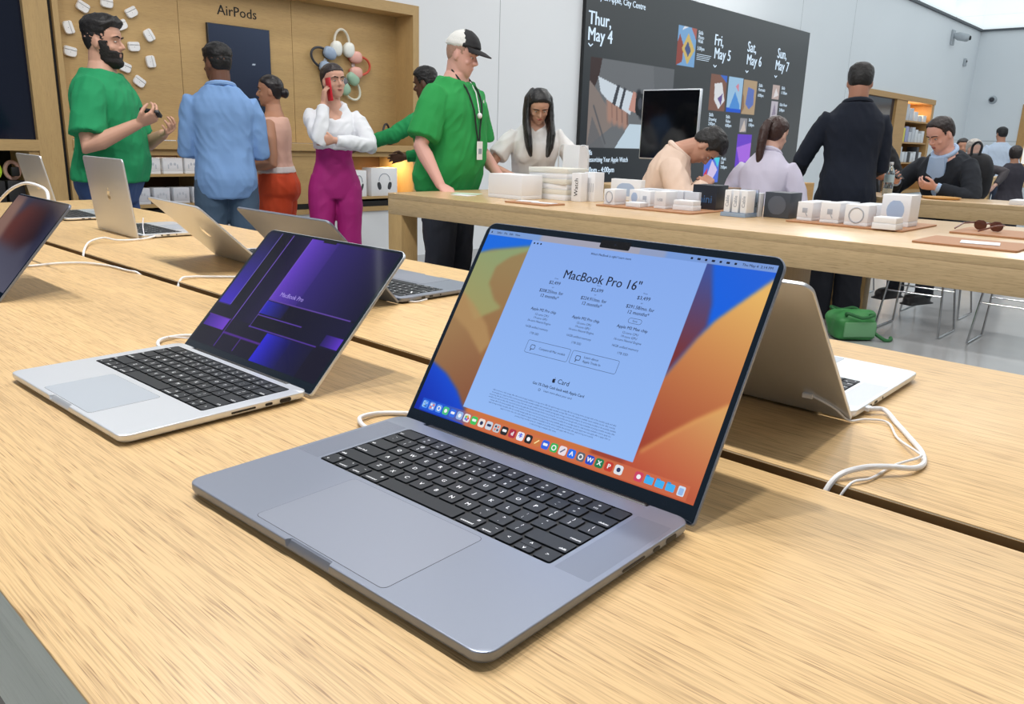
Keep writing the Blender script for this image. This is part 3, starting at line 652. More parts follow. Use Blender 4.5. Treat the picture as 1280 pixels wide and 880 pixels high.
def laptop(name, label, x, y, yaw, lid, size, metal, screen=None, keys='individual', grille=True, logo=True, ports='both', group='open laptops on the near table', wellv=None, tp=None):
    W, D, zb, rc = {'16': (.3557, .2481, .0125, .0125), '14': (.3126, .2212, .0115, .0115), '13': (.3041, .2150, .0098, .0115)}[size]
    wv = {'16': .1103, '14': .0943, '13': .0925}[size]; tw, t0, t1 = {'16': (.157, .0066, .105), '14': (.127, .0066, .0855), '13': (.121, .0066, .0835)}[size]
    HY, L = D + .007, D - .0097
    t = tag(empty(name, (x, y, TT), yaw), label, 'laptop', group)
    # lower case: lofted shell with a rounded belly, a thumb scoop in front and a sunken keyboard
    def outline(ins, scoop, back):
        w, d = W - 2 * ins, D - .0016 - 2 * ins; pts = rrect(w, d, rc - ins * .5, 7, 0, D / 2 - .0008)
        # order: front-right corner, back-right, back-left, front-left -> add scoop after the last, back notch between br and bl
        n = 8; fr, br, bl, fl = pts[:n], pts[n:2 * n], pts[2 * n:3 * n], pts[3 * n:]
        yb = br[-1][1]; hb = W / 2 - .039
        back_pts = [(hb, yb), (hb - .0008, yb - back), (-hb + .0008, yb - back), (-hb, yb)]
        yf = fl[-1][1]; s = .0262
        front = [(-s - .001, yf), (-s + .0012, yf + scoop), (s - .0012, yf + scoop), (s + .001, yf)]
        return fr + br + back_pts + bl + fl + front
    bm = NB(); lv = [(.0018, .0075, 0, .004), (.0024, .0040, 0, .004), (.0042, .0012, 0, .004), (.0062, .0002, 0, .004), (.0068, 0, .0004, .004), (zb - .0009, 0, .0034, .004), (zb - .0003, .0003, .0042, .004), (zb, .0009, .0040, .004)]
    rings = [[(px, py, z) for px, py in outline(i, s, b)] for z, i, s, b in lv]
    vr = [[bm.verts.new(p) for p in r] for r in rings]; n = len(vr[0])
    for a, b in zip(vr[:-1], vr[1:]):
        for i in range(n): bm.faces.new((a[i], a[(i + 1) % n], b[(i + 1) % n], b[i]))
    bm.faces.new(list(reversed(vr[0])))
    wpts = rrect(WELLW, WELLD, .0035, 4, 0, wv + WELLD / 2)
    wt = [bm.verts.new((px, py, zb)) for px, py in wpts]; wb = [bm.verts.new((px, py, zb - .0014)) for px, py in wpts]; m = len(wt)
    eds = [bm.edges.new((vr[-1][i], vr[-1][(i + 1) % n])) if not bm.edges.get((vr[-1][i], vr[-1][(i + 1) % n])) else bm.edges.get((vr[-1][i], vr[-1][(i + 1) % n])) for i in range(n)]
    eds += [bm.edges.new((wt[i], wt[(i + 1) % m])) for i in range(m)]
    bmesh.ops.triangle_fill(bm, use_beauty=True, use_dissolve=False, edges=eds, normal=(0, 0, 1))
    for i in range(m):
        f = bm.faces.new((wt[(i + 1) % m], wt[i], wb[i], wb[(i + 1) % m])); f.material_index = 1
    f = bm.faces.new(wb); f.material_index = 1
    base = obj('base', bm, [metal, WELLM], t, True, angle=25)
    for sx in (-1, 1):
        for vy in (.03, D - .03):
            b = NB(); lathe(b, [(.007, 0), (.008, .0006), (.008, .0026)], 14, (sx * (W / 2 - .03), vy, 0)); obj('foot', b, FOOT, t)
    # trackpad with its fine dark joint
    b = NB(); prism(b, rrect(tw + .0007, t1 - t0 + .0007, .0052, 5, 0, (t0 + t1) / 2), zb - .0002, zb + .00006, 1); prism(b, rrect(tw, t1 - t0, .005, 5, 0, (t0 + t1) / 2), zb - .0002, zb + .00014, 0)
    obj('trackpad', b, [mat('trackpad ' + metal.name, (146, 152, 166) if metal is GREYALU else (188, 196, 206), .42, metal=.6), PORT], t, False)
    if grille:
        for s in (-1, 1):
            gx0, gx1 = WELLW / 2 + .004, W / 2 - .0045
            b = NB(); prism(b, rrect(gx1 - gx0, WELLD - .001, .001, 2, s * (gx0 + gx1) / 2, wv + WELLD / 2), zb - .0002, zb + .00005)
            obj('speaker_grille', b, GRILLE(metal), t, False)
    # keyboard
    if keys:
        kb = NB(); prism(kb, rrect(WELLW - .0004, WELLD - .0004, .003, 3, 0, wv + WELLD / 2), zb - .0016, zb - .00125); kbo = obj('keyboard', kb, WELLM, t, False)
        if keys == 'individual':
            for me, u, v, r in KEYS:
                o = bpy.data.objects.new('key', me); o.location = (u, wv + v, zb - .0003); link(o, kbo)
        else:
            b = NB()
            for me, u, v, r in KEYS: join(b, me, Matrix.Translation((u, wv + v, zb - .0003)))
            o = obj('keys', b, [KEYM, KEYTXT], kbo, False); tag(o, kind='stuff')
    # ports
    def port(nm, side, v0, v1, h, z):
        b = NB(); prism(b, rrect(v1 - v0, h, min(h, v1 - v0) * .48, 4), 0, .0006)
        xform(b, Matrix.Translation((side * (W / 2 - .0002), (v0 + v1) / 2, z)) @ (Matrix.Rotation(PI / 2, 4, 'Z') @ Matrix.Rotation(PI / 2, 4, 'X') if side > 0 else Matrix.Rotation(-PI / 2, 4, 'Z') @ Matrix.Rotation(PI / 2, 4, 'X')))
        obj(nm, b, PORT, t, False)
    k = D / .2481; zp = zb * .62
    if size != '13':
        port('card_slot', 1, D - .102, D - .072, .0021, zp); port('usb_port', 1, D - .060, D - .0505, .0030, zp); port('video_port', 1, D - .041, D - .026, .0048, zp)
    for v in (.082, .062): port('usb_port', -1, D - v, D - v + .0095, .0030, zp)
    b = NB(); tube(b, [(-W / 2 + .001, D - .102, zp), (-W / 2 - .0002, D - .102, zp)], .0019, 10, None); obj('headphone_jack', b, PORT, t)
    # hinge bar
    b = NB(); tube(b, [(-W / 2 + .045, D - .001, zb - .0052), (W / 2 - .045, D - .001, zb - .0052)], .0048, 12); obj('hinge', b, HINGE, t)
    # lid, built flat (u, w along the lid, n towards the user) and tilted about the hinge line
    c, s = math.cos(lid), math.sin(lid)
    LM = Matrix(((1, 0, 0, 0), (0, c, -s, HY), (0, s, c, zb), (0, 0, 0, 1)))
    def lidpart(nm, b, m_, parent=None, smooth=False):
        o = obj(nm, b, m_, parent or t, smooth)
        if parent is None: o.matrix_local = LM
        return o
    lr = (.004, rc, rc, .004); w0 = -.009
    def lo(ins): return rrect(W - 2 * ins, L - w0 - 2 * ins, tuple(max(.001, q - ins) for q in lr), 8, 0, (L + w0) / 2)
    b = NB(); loft(b, [[(px, py, z) for px, py in lo(i)] for z, i in ((-.0044, .0016), (-.0041, .0005), (-.0034, 0), (-.0004, 0), (.0, .0004))])
    lido = lidpart('lid', b, metal, None, True); lido.data.set_sharp_from_angle(angle=math.radians(30))
    b = NB(); prism(b, rrect(W - .0022, L - w0 - .0022, (.003, rc - .001, rc - .001, .003), 8, 0, (L + w0) / 2), -.0002, .00035); gl = obj('bezel', b, BEZEL, lido, False)
    if logo:
        b = NB(); apple_logo(b, .0315 * (W / .3557), -.00448, 0, 0, L * .5, -1); obj('emblem', b, mat('mirror emblem', (235, 238, 242), .08, metal=1.0) if metal is not GREYALU else mat('mirror emblem grey', (70, 72, 78), .08, metal=1.0), lido, False)
    if screen: screen(lido, W, L)
    return t
def GRILLE(metal):
    """finely perforated metal: a dot lattice slightly darker than the deck"""
    nm = 'speaker perforation ' + metal.name
    if nm in MATS: return MATS[nm]
    m = metal.copy(); m.name = nm; nt = m.node_tree; b = nt.nodes['Principled BSDF']; L_ = nt.links
    tc = nt.nodes.new('ShaderNodeTexCoord'); vo = nt.nodes.new('ShaderNodeTexVoronoi'); vo.inputs['Scale'].default_value = 1100; vo.inputs['Randomness'].default_value = 0
    L_.new(tc.outputs['Object'], vo.inputs['Vector']); r = nt.nodes.new('ShaderNodeValToRGB'); r.color_ramp.elements[0].position = .22; r.color_ramp.elements[1].position = .34
    base = tuple(b.inputs['Base Color'].default_value); r.color_ramp.elements[0].color = tuple(x * .25 for x in base[:3]) + (1,); r.color_ramp.elements[1].color = tuple(x * .92 for x in base[:3]) + (1,)
    L_.new(vo.outputs['Distance'], r.inputs['Fac']); L_.new(r.outputs['Color'], b.inputs['Base Color']); b.inputs['Roughness'].default_value = .45
    MATS[nm] = m; return m

# --- picture on the big laptop: abstract orange and blue petals, a product page, a row of icons
def screen_page(lido, W, L):
    cv = Canvas(-171.8, 171.8, 7.3, 229.9, 420, 272, (214, 138, 62))
    ora = cv.grad((158, 66, 46), (230, 180, 100), (122, 40), (166, 200)); blue = cv.grad((8, 96, 226), (36, 96, 214), (100, 150), (170, 222))
    cv.put(cv.X > -999, cv.grad((196, 96, 52), (206, 132, 70), (0, 8), (0, 40)))
    cv.poly([(60, 240), (60, 20), (172, 20), (172, 240)], ora)
    cv.poly([(60, 240), (60, 120), (104, 108), (122, 150), (133, 170), (147, 187), (180, 226), (180, 240)], blue)
    # maroon fold between page and blue, fading upward
    mar = cv.grad((126, 46, 40), (64, 80, 150), (104, 120), (118, 214)); cv.poly([(96, 226), (96, 100), (104, 112), (127, 163), (124, 185), (116, 208), (110, 226)], mar)
    cv.poly([(96, 8), (96, 25), (108, 37), (129, 59), (148, 77), (172, 97), (172, 8)], cv.grad((184, 80, 56), (212, 156, 94), (135, 12), (158, 88)))
    for a, b in (((108, 37), (129, 59)), ((129, 59), (148, 77)), ((148, 77), (172, 97))): cv.seg(*a, *b, 1.0, (226, 168, 96))
    # left side
    cv.poly([(-172, 240), (-172, 7), (-100, 7), (-100, 240)], cv.grad((150, 96, 60), (150, 126, 84), (-130, 40), (-130, 190)))
    cv.poly([(-172, 200), (-158, 205), (-144, 208), (-104, 216), (-96, 218), (-96, 240), (-172, 240)], (22, 104, 220))
    cv.poly([(-172, 199), (-144, 206.5), (-104, 215), (-100, 212), (-126, 200), (-141, 186), (-141, 165), (-124, 147), (-110, 140), (-140, 120), (-172, 150)], cv.grad((158, 150, 96), (140, 156, 110), (-160, 130), (-140, 205)))
    cv.poly([(-172, 150), (-150, 138), (-120, 118), (-105, 100), (-112, 85), (-143, 107), (-172, 119)], (176, 140, 92), .8)
    cv.poly([(-172, 120), (-143, 107), (-112, 85), (-100, 60), (-100, 20), (-122, 40), (-146, 54), (-172, 63)], cv.grad((134, 84, 58), (156, 120, 80), (-110, 30), (-160, 110)))
    cv.poly([(-172, 63), (-146, 54), (-122, 40), (-98, 18), (-96, 7), (-172, 7)], cv.grad((10, 36, 160), (20, 80, 214), (-172, 7), (-140, 60)))
    cv.blur(2, 2)
    # menu bar, page, dock
    cv.rect(-172, 172, 223.0, 230, (148, 168, 206), .78); cv.rect(30, 172, 223, 230, (110, 150, 222), .35)
    cv.put((cv.X > -106) & (cv.X < 104.8) & (cv.Y > 25.6) & (cv.Y < 223.2), cv.grad((146, 184, 242), (132, 168, 234), (0, 30), (0, 220)))
    cv.put((np.abs(cv.X) < 163.6) & (cv.Y > 8.9) & (cv.Y < 21.8), cv.grad((30, 92, 214), (206, 110, 74), (-130, 0), (-85, 0)), .72)
    me = cv.mesh('display', .001); me.transform(Matrix.Translation((0, 0, .00042))); o = obj('display', me, emis_vcol('laptop picture', 1.0, .06, .35), lido, False)
    b = NB(); u = .001; Z = .0006
    def tx(s, size, x, y, mi=0, al='CENTER', bold=.0, sx=1.0): text_at(b, s, size * u, x * u, y * u, Z, mi, al, bold * u, None, 1.0, sx)
    tx('MacBook Pro 16"', 14.2, 0, 189.5, 0, 'CENTER', .16, .93)
    tx('Which MacBook is right? Learn more', 3.6, 0, 216.5, 0, 'CENTER', .05, .9)
    for i in range(3):
        b2 = rrect(2.2 * u, 2.2 * u, 1.05 * u, 4, (-101.5 + 4.6 * i) * u, 219.6 * u); prism(b, b2, Z, Z + .00002)
    for x, pr, mo, hd in ((-54, '$2,499', '$208.25/mo. for', 'Apple M2 Pro chip'), (0, '$2,699', '$224.91/mo. for', 'Apple M2 Pro chip'), (54.5, '$3,499', '$291.58/mo. for', 'Apple M2 Max chip')):
        tx('From', 2.2, x, 183.4 - (178 - 172) * 0); tx(pr, 5.4, x, 178.3, 0, 'CENTER', .05); tx('or', 2.6, x, 173.3); tx(mo, 5.2, x, 168.0, 0, 'CENTER', .06, .92); tx('12 months*', 5.2, x, 162.4, 0, 'CENTER', .06)
        tx(hd, 4.4, x, 146.5, 0, 'CENTER', .07); 
        for k, ln in enumerate(('12-core CPU', '19-core GPU', '16-core Neural Engine', '16GB unified memory', '1TB SSD')): tx(ln, 3.4, x, (141.2, 137.3, 133.4, 126.6, 120.2)[k])
    def rr(x0, x1, y0, y1, r, w=.35):
        pts = rrect((x1 - x0) * u, (y1 - y0) * u, r * u, 5, (x0 + x1) / 2 * u, (y0 + y1) / 2 * u); inn = rrect((x1 - x0 - 2 * w) * u, (y1 - y0 - 2 * w) * u, max(.2, r - w) * u, 5, (x0 + x1) / 2 * u, (y0 + y1) / 2 * u)
        A = [b.verts.new((px, py, Z)) for px, py in pts]; B = [b.verts.new((px, py, Z)) for px, py in inn]
        for i in range(len(A)): b.faces.new((A[i], A[(i + 1) % len(A)], B[(i + 1) % len(A)], B[i]))
    rr(47, 62, 151.5, 157, 2.6); tx('Save', 3, 54.5, 154.2)
    rr(-57.5, -2.5, 99, 113, 2); rr(0, 55, 99, 113, 2); tx('Compare all Mac models', 3.5, -24, 106, 0, 'CENTER', .02, .95); tx('Learn about', 3.5, 15, 108.4, 0, 'LEFT', .02); tx('Apple Trade In', 3.5, 15, 104, 0, 'LEFT', .02)
    for cx in (-49, 8.5): rr(cx - 3, cx + 3, 103.6, 108.6, 1.4, .6); tube(b, [((cx - 1) * u, 103.6 * u, Z), ((cx - 2) * u, 102 * u, Z)], .0004, 5)
    apple_logo(b, .0044, Z, 0, -8.2 * u, 78.3 * u); tx('Card', 7, 3.5, 78.3, 0, 'CENTER', .03); tx('Get 3% Daily Cash back with Apple Card', 4.0, 0, 70.6, 0, 'CENTER', .08, .95); tx('Learn more about your card', 3, 2, 65.4); rr(-22, -19.4, 64, 66.6, .8, .4)
    random.seed(11)
    for k in range(9):
        wl = 190 if k < 6 else (150, 90, 40)[k - 6]; ln = ''
        while len(ln) < wl / 1.02: ln += random.choice(('monthly', 'pricing', 'is', 'available', 'for', 'new', 'and', 'offer', 'terms', 'apply', 'the', 'of', 'storage', 'to', 'with')) + ' '
        tx(ln.strip(), 2.05, 0, 52.5 - k * 2.75, 2)
    # menu bar words
    apple_logo(b, .0022, Z, 0, -167.5 * u, 226.4 * u); tx('Safari   File   Edit   View', 3.6, -160, 226.3, 0, 'LEFT', .05); tx('Thu May 4  2:14 PM', 3.6, 168, 226.3, 0, 'RIGHT', .04)
    for i in range(7): prism(b, rrect((2.4 + (i % 2)) * u, 2.2 * u, .5 * u, 2, (88 + i * 7.4) * u, 226.2 * u), Z, Z + .00002)
    # camera notch
    nb_ = NB(); prism(nb_, rrect(36 * u, 9 * u, 1.6 * u, 4, 0, 229.3 * u), Z, Z + .00003, 0); prism(nb_, rrect(2 * u, 2 * u, .95 * u, 5, 0, 229.5 * u), Z + .00003, Z + .00005, 1); obj('camera_notch', nb_, [emis('notch black', (8, 10, 14), .2), emis('notch lens', (40, 52, 80), .3)], lido, False)
    obj('page_print', b, [emis('page ink', (24, 38, 74), .35), emis('notch black', (8, 10, 14), .2), emis('page small ink', (74, 96, 146), .5), emis('notch lens', (40, 52, 80), .3)], lido, False)
    # dock icons: each a little rounded tile with its glyph
    tiles = [((70, 140, 240), 'face'), ((120, 160, 236), 'grid'), ((90, 150, 240), 'ring'), ((70, 190, 130), 'dot'), ((50, 110, 230), 'bar'), ((150, 180, 230), 'dot'), ((228, 230, 234), 'flower'), ((64, 196, 92), 'bar'), ((236, 230, 224), 'dot'), ((206, 214, 226), 'bar'),
             ((196, 200, 206), 'grid'), ((30, 30, 34), 'bar'), ((176, 44, 66), 'note'), ((238, 238, 246), 'star'), ((26, 26, 30), 'dot'), ((206, 120, 62), 'pen'), ((48, 100, 226), 'bar'), ((56, 178, 84), 'ring'), ((236, 224, 232), 'pen'), ((36, 112, 236), 'A'),
             ((96, 100, 110), 'ring'), ((28, 74, 196), 'W'), ((26, 124, 76), 'X'), ((196, 58, 44), 'P'), ((226, 230, 236), 'dot'), None, ((206, 66, 96), 'dot'), ((66, 176, 240), 'fold'), ((66, 176, 240), 'fold'), ((66, 176, 240), 'fold'), ((206, 224, 244), 'bin')]
    n = len(tiles); ms = []
    b = NB(); mi = 0
    def m_(c):
        m0 = emis('icon %d %d %d' % c, c, .95)
        if m0 not in ms: ms.append(m0)
        return ms.index(m0)
    for i, tl in enumerate(tiles):
        if not tl: continue
        x = -157.5 + i * 315 / (n - 1); c, g = tl; y = 15.4; q = m_(c); wh = m_((244, 246, 250)); dk = m_((40, 50, 90)); bright = sum(c) > 560; gm = dk if bright else wh
        def pr(w, h, r, dx, dy, k, dz): prism(b, rrect(w * u, h * u, r * u, 4, (x + dx) * u, (y + dy) * u), Z + dz, Z + dz + .00002, k)
        if g == 'fold': pr(8.4, 6.6, 1, 0, -.2, q, 0); pr(3.6, 1.6, .5, -2.2, 3.4, m_((40, 140, 214)), 0); continue
        if g == 'bin': pr(6.6, 8.6, 1.2, 0, 0, q, 0); pr(4.4, 6, 1, 0, -.4, m_((150, 184, 232)), .00003); continue
        pr(8.7, 8.7, 2.2, 0, 0, q, 0)
        if g == 'ring': pr(5.6, 5.6, 2.7, 0, 0, gm, .00003); pr(3.4, 3.4, 1.6, 0, 0, q, .00006)
        elif g == 'dot': pr(4.2, 4.2, 2.0, 0, 0, gm if c != (228, 230, 234) else m_((220, 90, 80)), .00003)
        elif g == 'bar': pr(5.4, 2.6, .8, 0, .3, gm, .00003)
        elif g == 'grid':
            for a in (-1.6, 1.6):
                for d in (-1.6, 1.6): pr(2.2, 2.2, .5, a, d, m_((236, 120, 100)) if a * d > 0 else gm, .00003)
        elif g == 'face': pr(3.8, 7, 1, -2, 0, m_((150, 200, 250)), .00003); pr(.7, 2, .3, -1.8, 1.4, dk, .00006); pr(.7, 2, .3, 1.8, 1.4, wh, .00006); pr(4, .8, .3, 0, -2, dk, .00006)
        elif g == 'flower':
            for k, cc in enumerate(((226, 80, 70), (240, 170, 60), (90, 190, 90), (60, 140, 226), (160, 90, 200))): pr(2.6, 2.6, 1.2, 1.9 * math.cos(k * 1.257), 1.9 * math.sin(k * 1.257), m_(cc), .00003)
        elif g == 'star': text_at(b, '*', .011, x * u, (y - 1.2) * u, Z + .00004, m_((60, 80, 220)), 'CENTER', .0004)
        elif g in 'AWXP': text_at(b, g, .0062, x * u, y * u, Z + .00004, wh, 'CENTER', .0003)
        elif g == 'note': text_at(b, 'd', .0062, x * u, y * u, Z + .00004, wh, 'CENTER', .0003)
        elif g == 'pen': tube(b, [((x - 2) * u, (y - 2) * u, Z + .0001), ((x + 2.2) * u, (y + 2.2) * u, Z + .0001)], .0006, 6, None, m_((250, 220, 150)) if not bright else dk)
    obj('icon_row', b, ms, lido, False)

# --- picture on the silver laptop: glowing violet bars on black
def screen_bars(lido, W, L):
    cv = Canvas(-150.3, 150.3, 5.0, 207.5, 400, 270, (22, 18, 44)); X, Y = cv.X, cv.Y
    def glow(x0, x1, y0, y1, ca, cb, horiz=True, a=1.0):
        cv.put((X >= x0) & (X <= x1) & (Y >= y0) & (Y <= y1), cv.grad(ca, cb, (x0, y0), (x1, y0) if horiz else (x0, y1)), a)
    glow(-150, -118, 74, 206, (70, 44, 214), (22, 22, 62), False); glow(-118, -90, 76, 206, (10, 8, 22), (24, 20, 48)); glow(-88, -43, 54, 206, (16, 10, 48), (24, 20, 52)); 
    glow(-72, -43, 54, 206, (16, 10, 50), (52, 36, 90), True, .4)
    glow(-42, 150, 98, 206, (70, 46, 160), (24, 22, 58)); glow(-42, 20, 98, 206, (128, 78, 240), (70, 46, 150), True, .75)
    glow(-44, 150, 52, 96, (12, 10, 28), (26, 24, 62)); glow(-44, 10, 74, 95, (44, 44, 214), (24, 22, 72))
    glow(4, 62, 5, 49, (46, 40, 240), (20, 16, 92)); glow(62, 108, 5, 49, (20, 16, 84), (24, 22, 58)); glow(115, 150, 54, 71, (44, 30, 110), (106, 60, 226))
    glow(-148, -94, 33, 51, (70, 36, 160), (128, 70, 230)); glow(-150, -94, 5, 33, (20, 16, 34), (26, 20, 44))
    for x0, y0, x1, y1, w, c in ((-118.5, 75, -118.5, 206, .7, (150, 130, 250)), (-89, 53, -89, 206, .8, (150, 110, 250)), (-89, 30, -89, 54, .6, (110, 60, 200)), (-42.5, 98, -42.5, 206, .7, (150, 110, 250)), (-42.5, 50, -42.5, 98, .6, (120, 90, 220)),
                                 (-42, 97, 140, 97, .8, (130, 90, 220)), (-42, 71, 60, 71, .7, (120, 80, 220)), (-44, 51, 110, 51, .8, (110, 70, 210)), (-150, 52, -92, 52, .7, (110, 60, 190)), (-88, 31, 4, 31, 1.6, (96, 44, 170)), (-42, 10, -42, 31, 1.0, (90, 44, 170)), (-88, 8, -88, 31, .9, (100, 50, 190)), (-150, 73, -118, 73, .6, (60, 40, 150))):
        cv.seg(x0, y0, x1, y1, w, c, .9)
    cv.C = cv.C * .86
    me = cv.mesh('display', .001); me.transform(Matrix.Translation((0, 0, .00042))); obj('display', me, emis_vcol('laptop picture', 1.0), lido, False)
    b = NB(); text_at(b, 'MacBook Pro', .0098, 1.5 * .001, .109, .0006, 0, 'CENTER', .0001)
    nb_ = NB(); prism(nb_, rrect(.030, .006, .0014, 4, 0, .2062), .0006, .00063, 0); prism(nb_, rrect(.002, .002, .00095, 5, 0, .2062), .00064, .00066, 1); obj('camera_notch', nb_, [emis('notch black', (8, 10, 14), .2), emis('notch lens', (40, 52, 80), .3)], lido, False)
    obj('page_print', b, [emis('violet lettering', (170, 150, 236), .9), emis('notch black', (0, 0, 0)), emis('notch lens', (0, 0, 0))], lido, False)

# --- picture on the laptop cut off by the left edge: blurred dark red and green shapes
def screen_dark(lido, W, L):
    x1 = W * 500 - 5; y1 = L * 1000 - 4
    cv = Canvas(-x1, x1, 8, y1, 160, 110, (84, 84, 100)); cv.put(cv.X > -999, cv.grad((104, 104, 122), (58, 56, 74), (0, 8), (40, y1)))
    cv.poly([(-40, y1 - 12), (110, y1 - 12), (120, 120), (60, 92), (-60, 96), (-90, 140)], cv.grad((104, 56, 50), (42, 26, 34), (-40, 150), (120, 150)))
    cv.poly([(-150, y1), (-88, y1), (-70, 90), (-96, 40), (-150, 40)], (150, 116, 104)); cv.poly([(-150, 80), (-92, 70), (-70, 45), (-100, 20), (-150, 20)], (40, 92, 66))
    cv.poly([(60, y1), (x1, y1), (x1, 60), (120, 90)], (36, 38, 66), .6); cv.blur(5, 3)
    me = cv.mesh('display', .001); me.transform(Matrix.Translation((0, 0, .00042))); obj('display', me, emis_vcol('dim laptop picture', .75), lido, False)
def screen_off(lido, W, L):
    x1 = W * 500 - 5; cv = Canvas(-x1, x1, 8, L * 1000 - 4, 40, 30, (60, 80, 150)); cv.put(cv.X > -999, cv.grad((40, 60, 160), (150, 110, 190), (-x1, 0), (x1, 200)))
    me = cv.mesh('display', .001); me.transform(Matrix.Translation((0, 0, .00042))); obj('display', me, emis_vcol('dim laptop picture', .75), lido, False)

laptop('laptop', 'large space grey laptop in front showing a white product page', .2855, .4611, -1.5389, 1.0104, '16', GREYALU, screen_page)
laptop('laptop', 'silver laptop with glowing violet bars on its dark screen', .2758, .9379, -1.5404, .8024, '14', ALU, screen_bars, grille=False)
laptop('laptop', 'laptop with a dim dark screen, cut off by the left edge of the photo', .180, 1.758, -1.582, .877, '13', GREYALU, screen_dark, 'joined', False)
laptop('laptop', 'silver laptop seen from behind at right, cables plugged in its side', 1.163, .485, 1.586, .801, '16', ALU, screen_off)
laptop('laptop', 'grey laptop seen from behind, half hidden by the violet screen', 1.158, 1.312, 1.575, .815, '14', GREYALU, screen_off, grille=False)
laptop('laptop', 'silver laptop seen from behind with its lid leaning far back towards the blue shirt', 1.176, 1.77, 1.495, .756, '13', ALU, screen_off, 'joined', False)
laptop('laptop', 'silver laptop with upright lid and mirror emblem, in front of the green shirt', 1.173, 2.478, 1.544, 1.462, '14', ALU, screen_off, 'joined', False)
laptop('laptop', 'farthest silver laptop with upright lid at the left end of the table', 1.160, 3.04, 1.515, 1.37, '13', ALU, screen_off, 'joined', False)
# ------------------------------------------------------------------ cables on the near table
CABLE = mat('white cable', (238, 238, 240), .4)
def cable(label, pts, r=.0026, plug=None, name='cable', group=None):
    """pts are (x, y, height above the table)"""
    t = tag(empty(name, (pts[0][0], pts[0][1], TT)), label, 'cable', group); o = V((pts[0][0], pts[0][1], 0))
    b = NB(); tube(b, spline([V(p) - o for p in pts], 7), r, 9); obj('cord', b, CABLE, t)
    if plug:
        a, z, w, l = plug[:4]; b = NB(); box(b, 0, l, -w / 2, w / 2, -.0028, .0028, 0, .001); xform(b, Matrix.Translation((0, 0, z)) @ Matrix.Rotation(a, 4, 'Z')); obj('plug', b, WHITEP, t, False)
    return t
cable('thick white charging cable from the side of the silver laptop at right to the slot', [(.963, .300, .0075), (.975, .287, .006), (.944, .262, .003), (.901, .233, .003), (.869, .213, .003), (.837, .202, .003), (.808, .204, .006), (.784, .219, .010), (.762, .236, .010), (.735, .250, .004), (.718, .256, -.02), (.712, .258, -.05)], .0029, (PI / 2 + .1, .0073, .011, .016))
cable('thin white security lead stuck to the lid of the silver laptop at right', [(.885, .340, .030), (.897, .318, .018), (.91, .305, .004), (.932, .294, .003), (.941, .272, .003), (.896, .246, .0025), (.851, .213, .0085), (.838, .207, .0085), (.809, .222, .003), (.76, .226, .003), (.735, .236, .002), (.72, .243, -.02), (.716, .246, -.05)], .0013, (PI * .55, .030, .007, .012))
cable('white cable of the upright silver laptop crossing to the table slot', [(.99, 2.330, .006), (.95, 2.30, .005), (.905, 2.295, .004), (.862, 2.282, .008), (.84, 2.315, .012), (.79, 2.275, .009), (.735, 2.16, .004), (.722, 2.135, -.02), (.718, 2.13, -.05)], .0026, (0, .006, .009, .014))
cable('short white lead hanging on the upright laptop lid', [(.972, 2.362, .055), (.965, 2.352, .03), (.962, 2.335, .006), (.975, 2.325, .004)], .0016)
cable('white cable from the laptop at far left along the table to the slot', [(.47, 2.02, .006), (.55, 1.983, .003), (.611, 1.979, .004), (.66, 1.955, .004), (.69, 1.888, .003), (.697, 1.80, .003), (.704, 1.765, .002), (.716, 1.75, -.02), (.718, 1.745, -.05)], .0026)
cable('white cable behind the violet screen bridging the slot', [(.90, 1.52, .003), (.844, 1.585, .003), (.795, 1.627, .003), (.765, 1.640, .004), (.74, 1.634, .003), (.722, 1.618, -.02), (.716, 1.612, -.05)], .0026)
cable('white cable looping out beside the back corner of the space grey laptop', [(.486, .640, .0065), (.484, .658, .006), (.497, .684, .005), (.516, .689, .004), (.535, .682, .003), (.560, .655, .003), (.60, .61, .003), (.66, .56, .003), (.704, .55, .002), (.716, .549, -.02), (.718, .549, -.05)], .0026, (-PI / 2, .0065, .010, .012))
cable('white cable looping out beside the back corner of the violet-screen laptop', [(.466, 1.095, .0065), (.466, 1.118, .006), (.480, 1.150, .005), (.50, 1.166, .004), (.53, 1.164, .003), (.56, 1.13, .003), (.62, 1.09, .003), (.703, 1.08, .002), (.716, 1.08, -.02), (.718, 1.08, -.05)], .0026, (-PI / 2, .0065, .010, .012))
cable('short thin white lead at the back corner of the violet-screen laptop', [(.50, 1.166, .0055), (.515, 1.14, .006), (.525, 1.12, .006), (.515, 1.105, .008)], .0012)
cable('short white lead coiled at the side of the grey laptop behind the violet screen', [(.995, 1.19, .012), (.975, 1.175, .006), (.962, 1.16, .003), (.972, 1.145, .003), (.99, 1.14, .006)], .0018)
cable('white cable arching up behind the laptop at the left edge', [(.60, 2.46, .0035), (.60, 2.40, .07), (.60, 2.346, .104), (.60, 2.283, .129), (.60, 2.19, .158), (.60, 2.084, .177), (.60, 1.988, .175), (.60, 1.945, .163), (.59, 1.93, .13), (.57, 1.95, .08), (.53, 2.0, .03), (.47, 2.05, .006)], .0035)
# next laptop of the near row: only the corner of its tilted lid shows at the left edge
laptop('laptop', 'laptop at the very left edge, only a pale strip of its lid in view', .16, 2.30, -1.57, .80, '13', ALU, screen_off, 'joined', False)

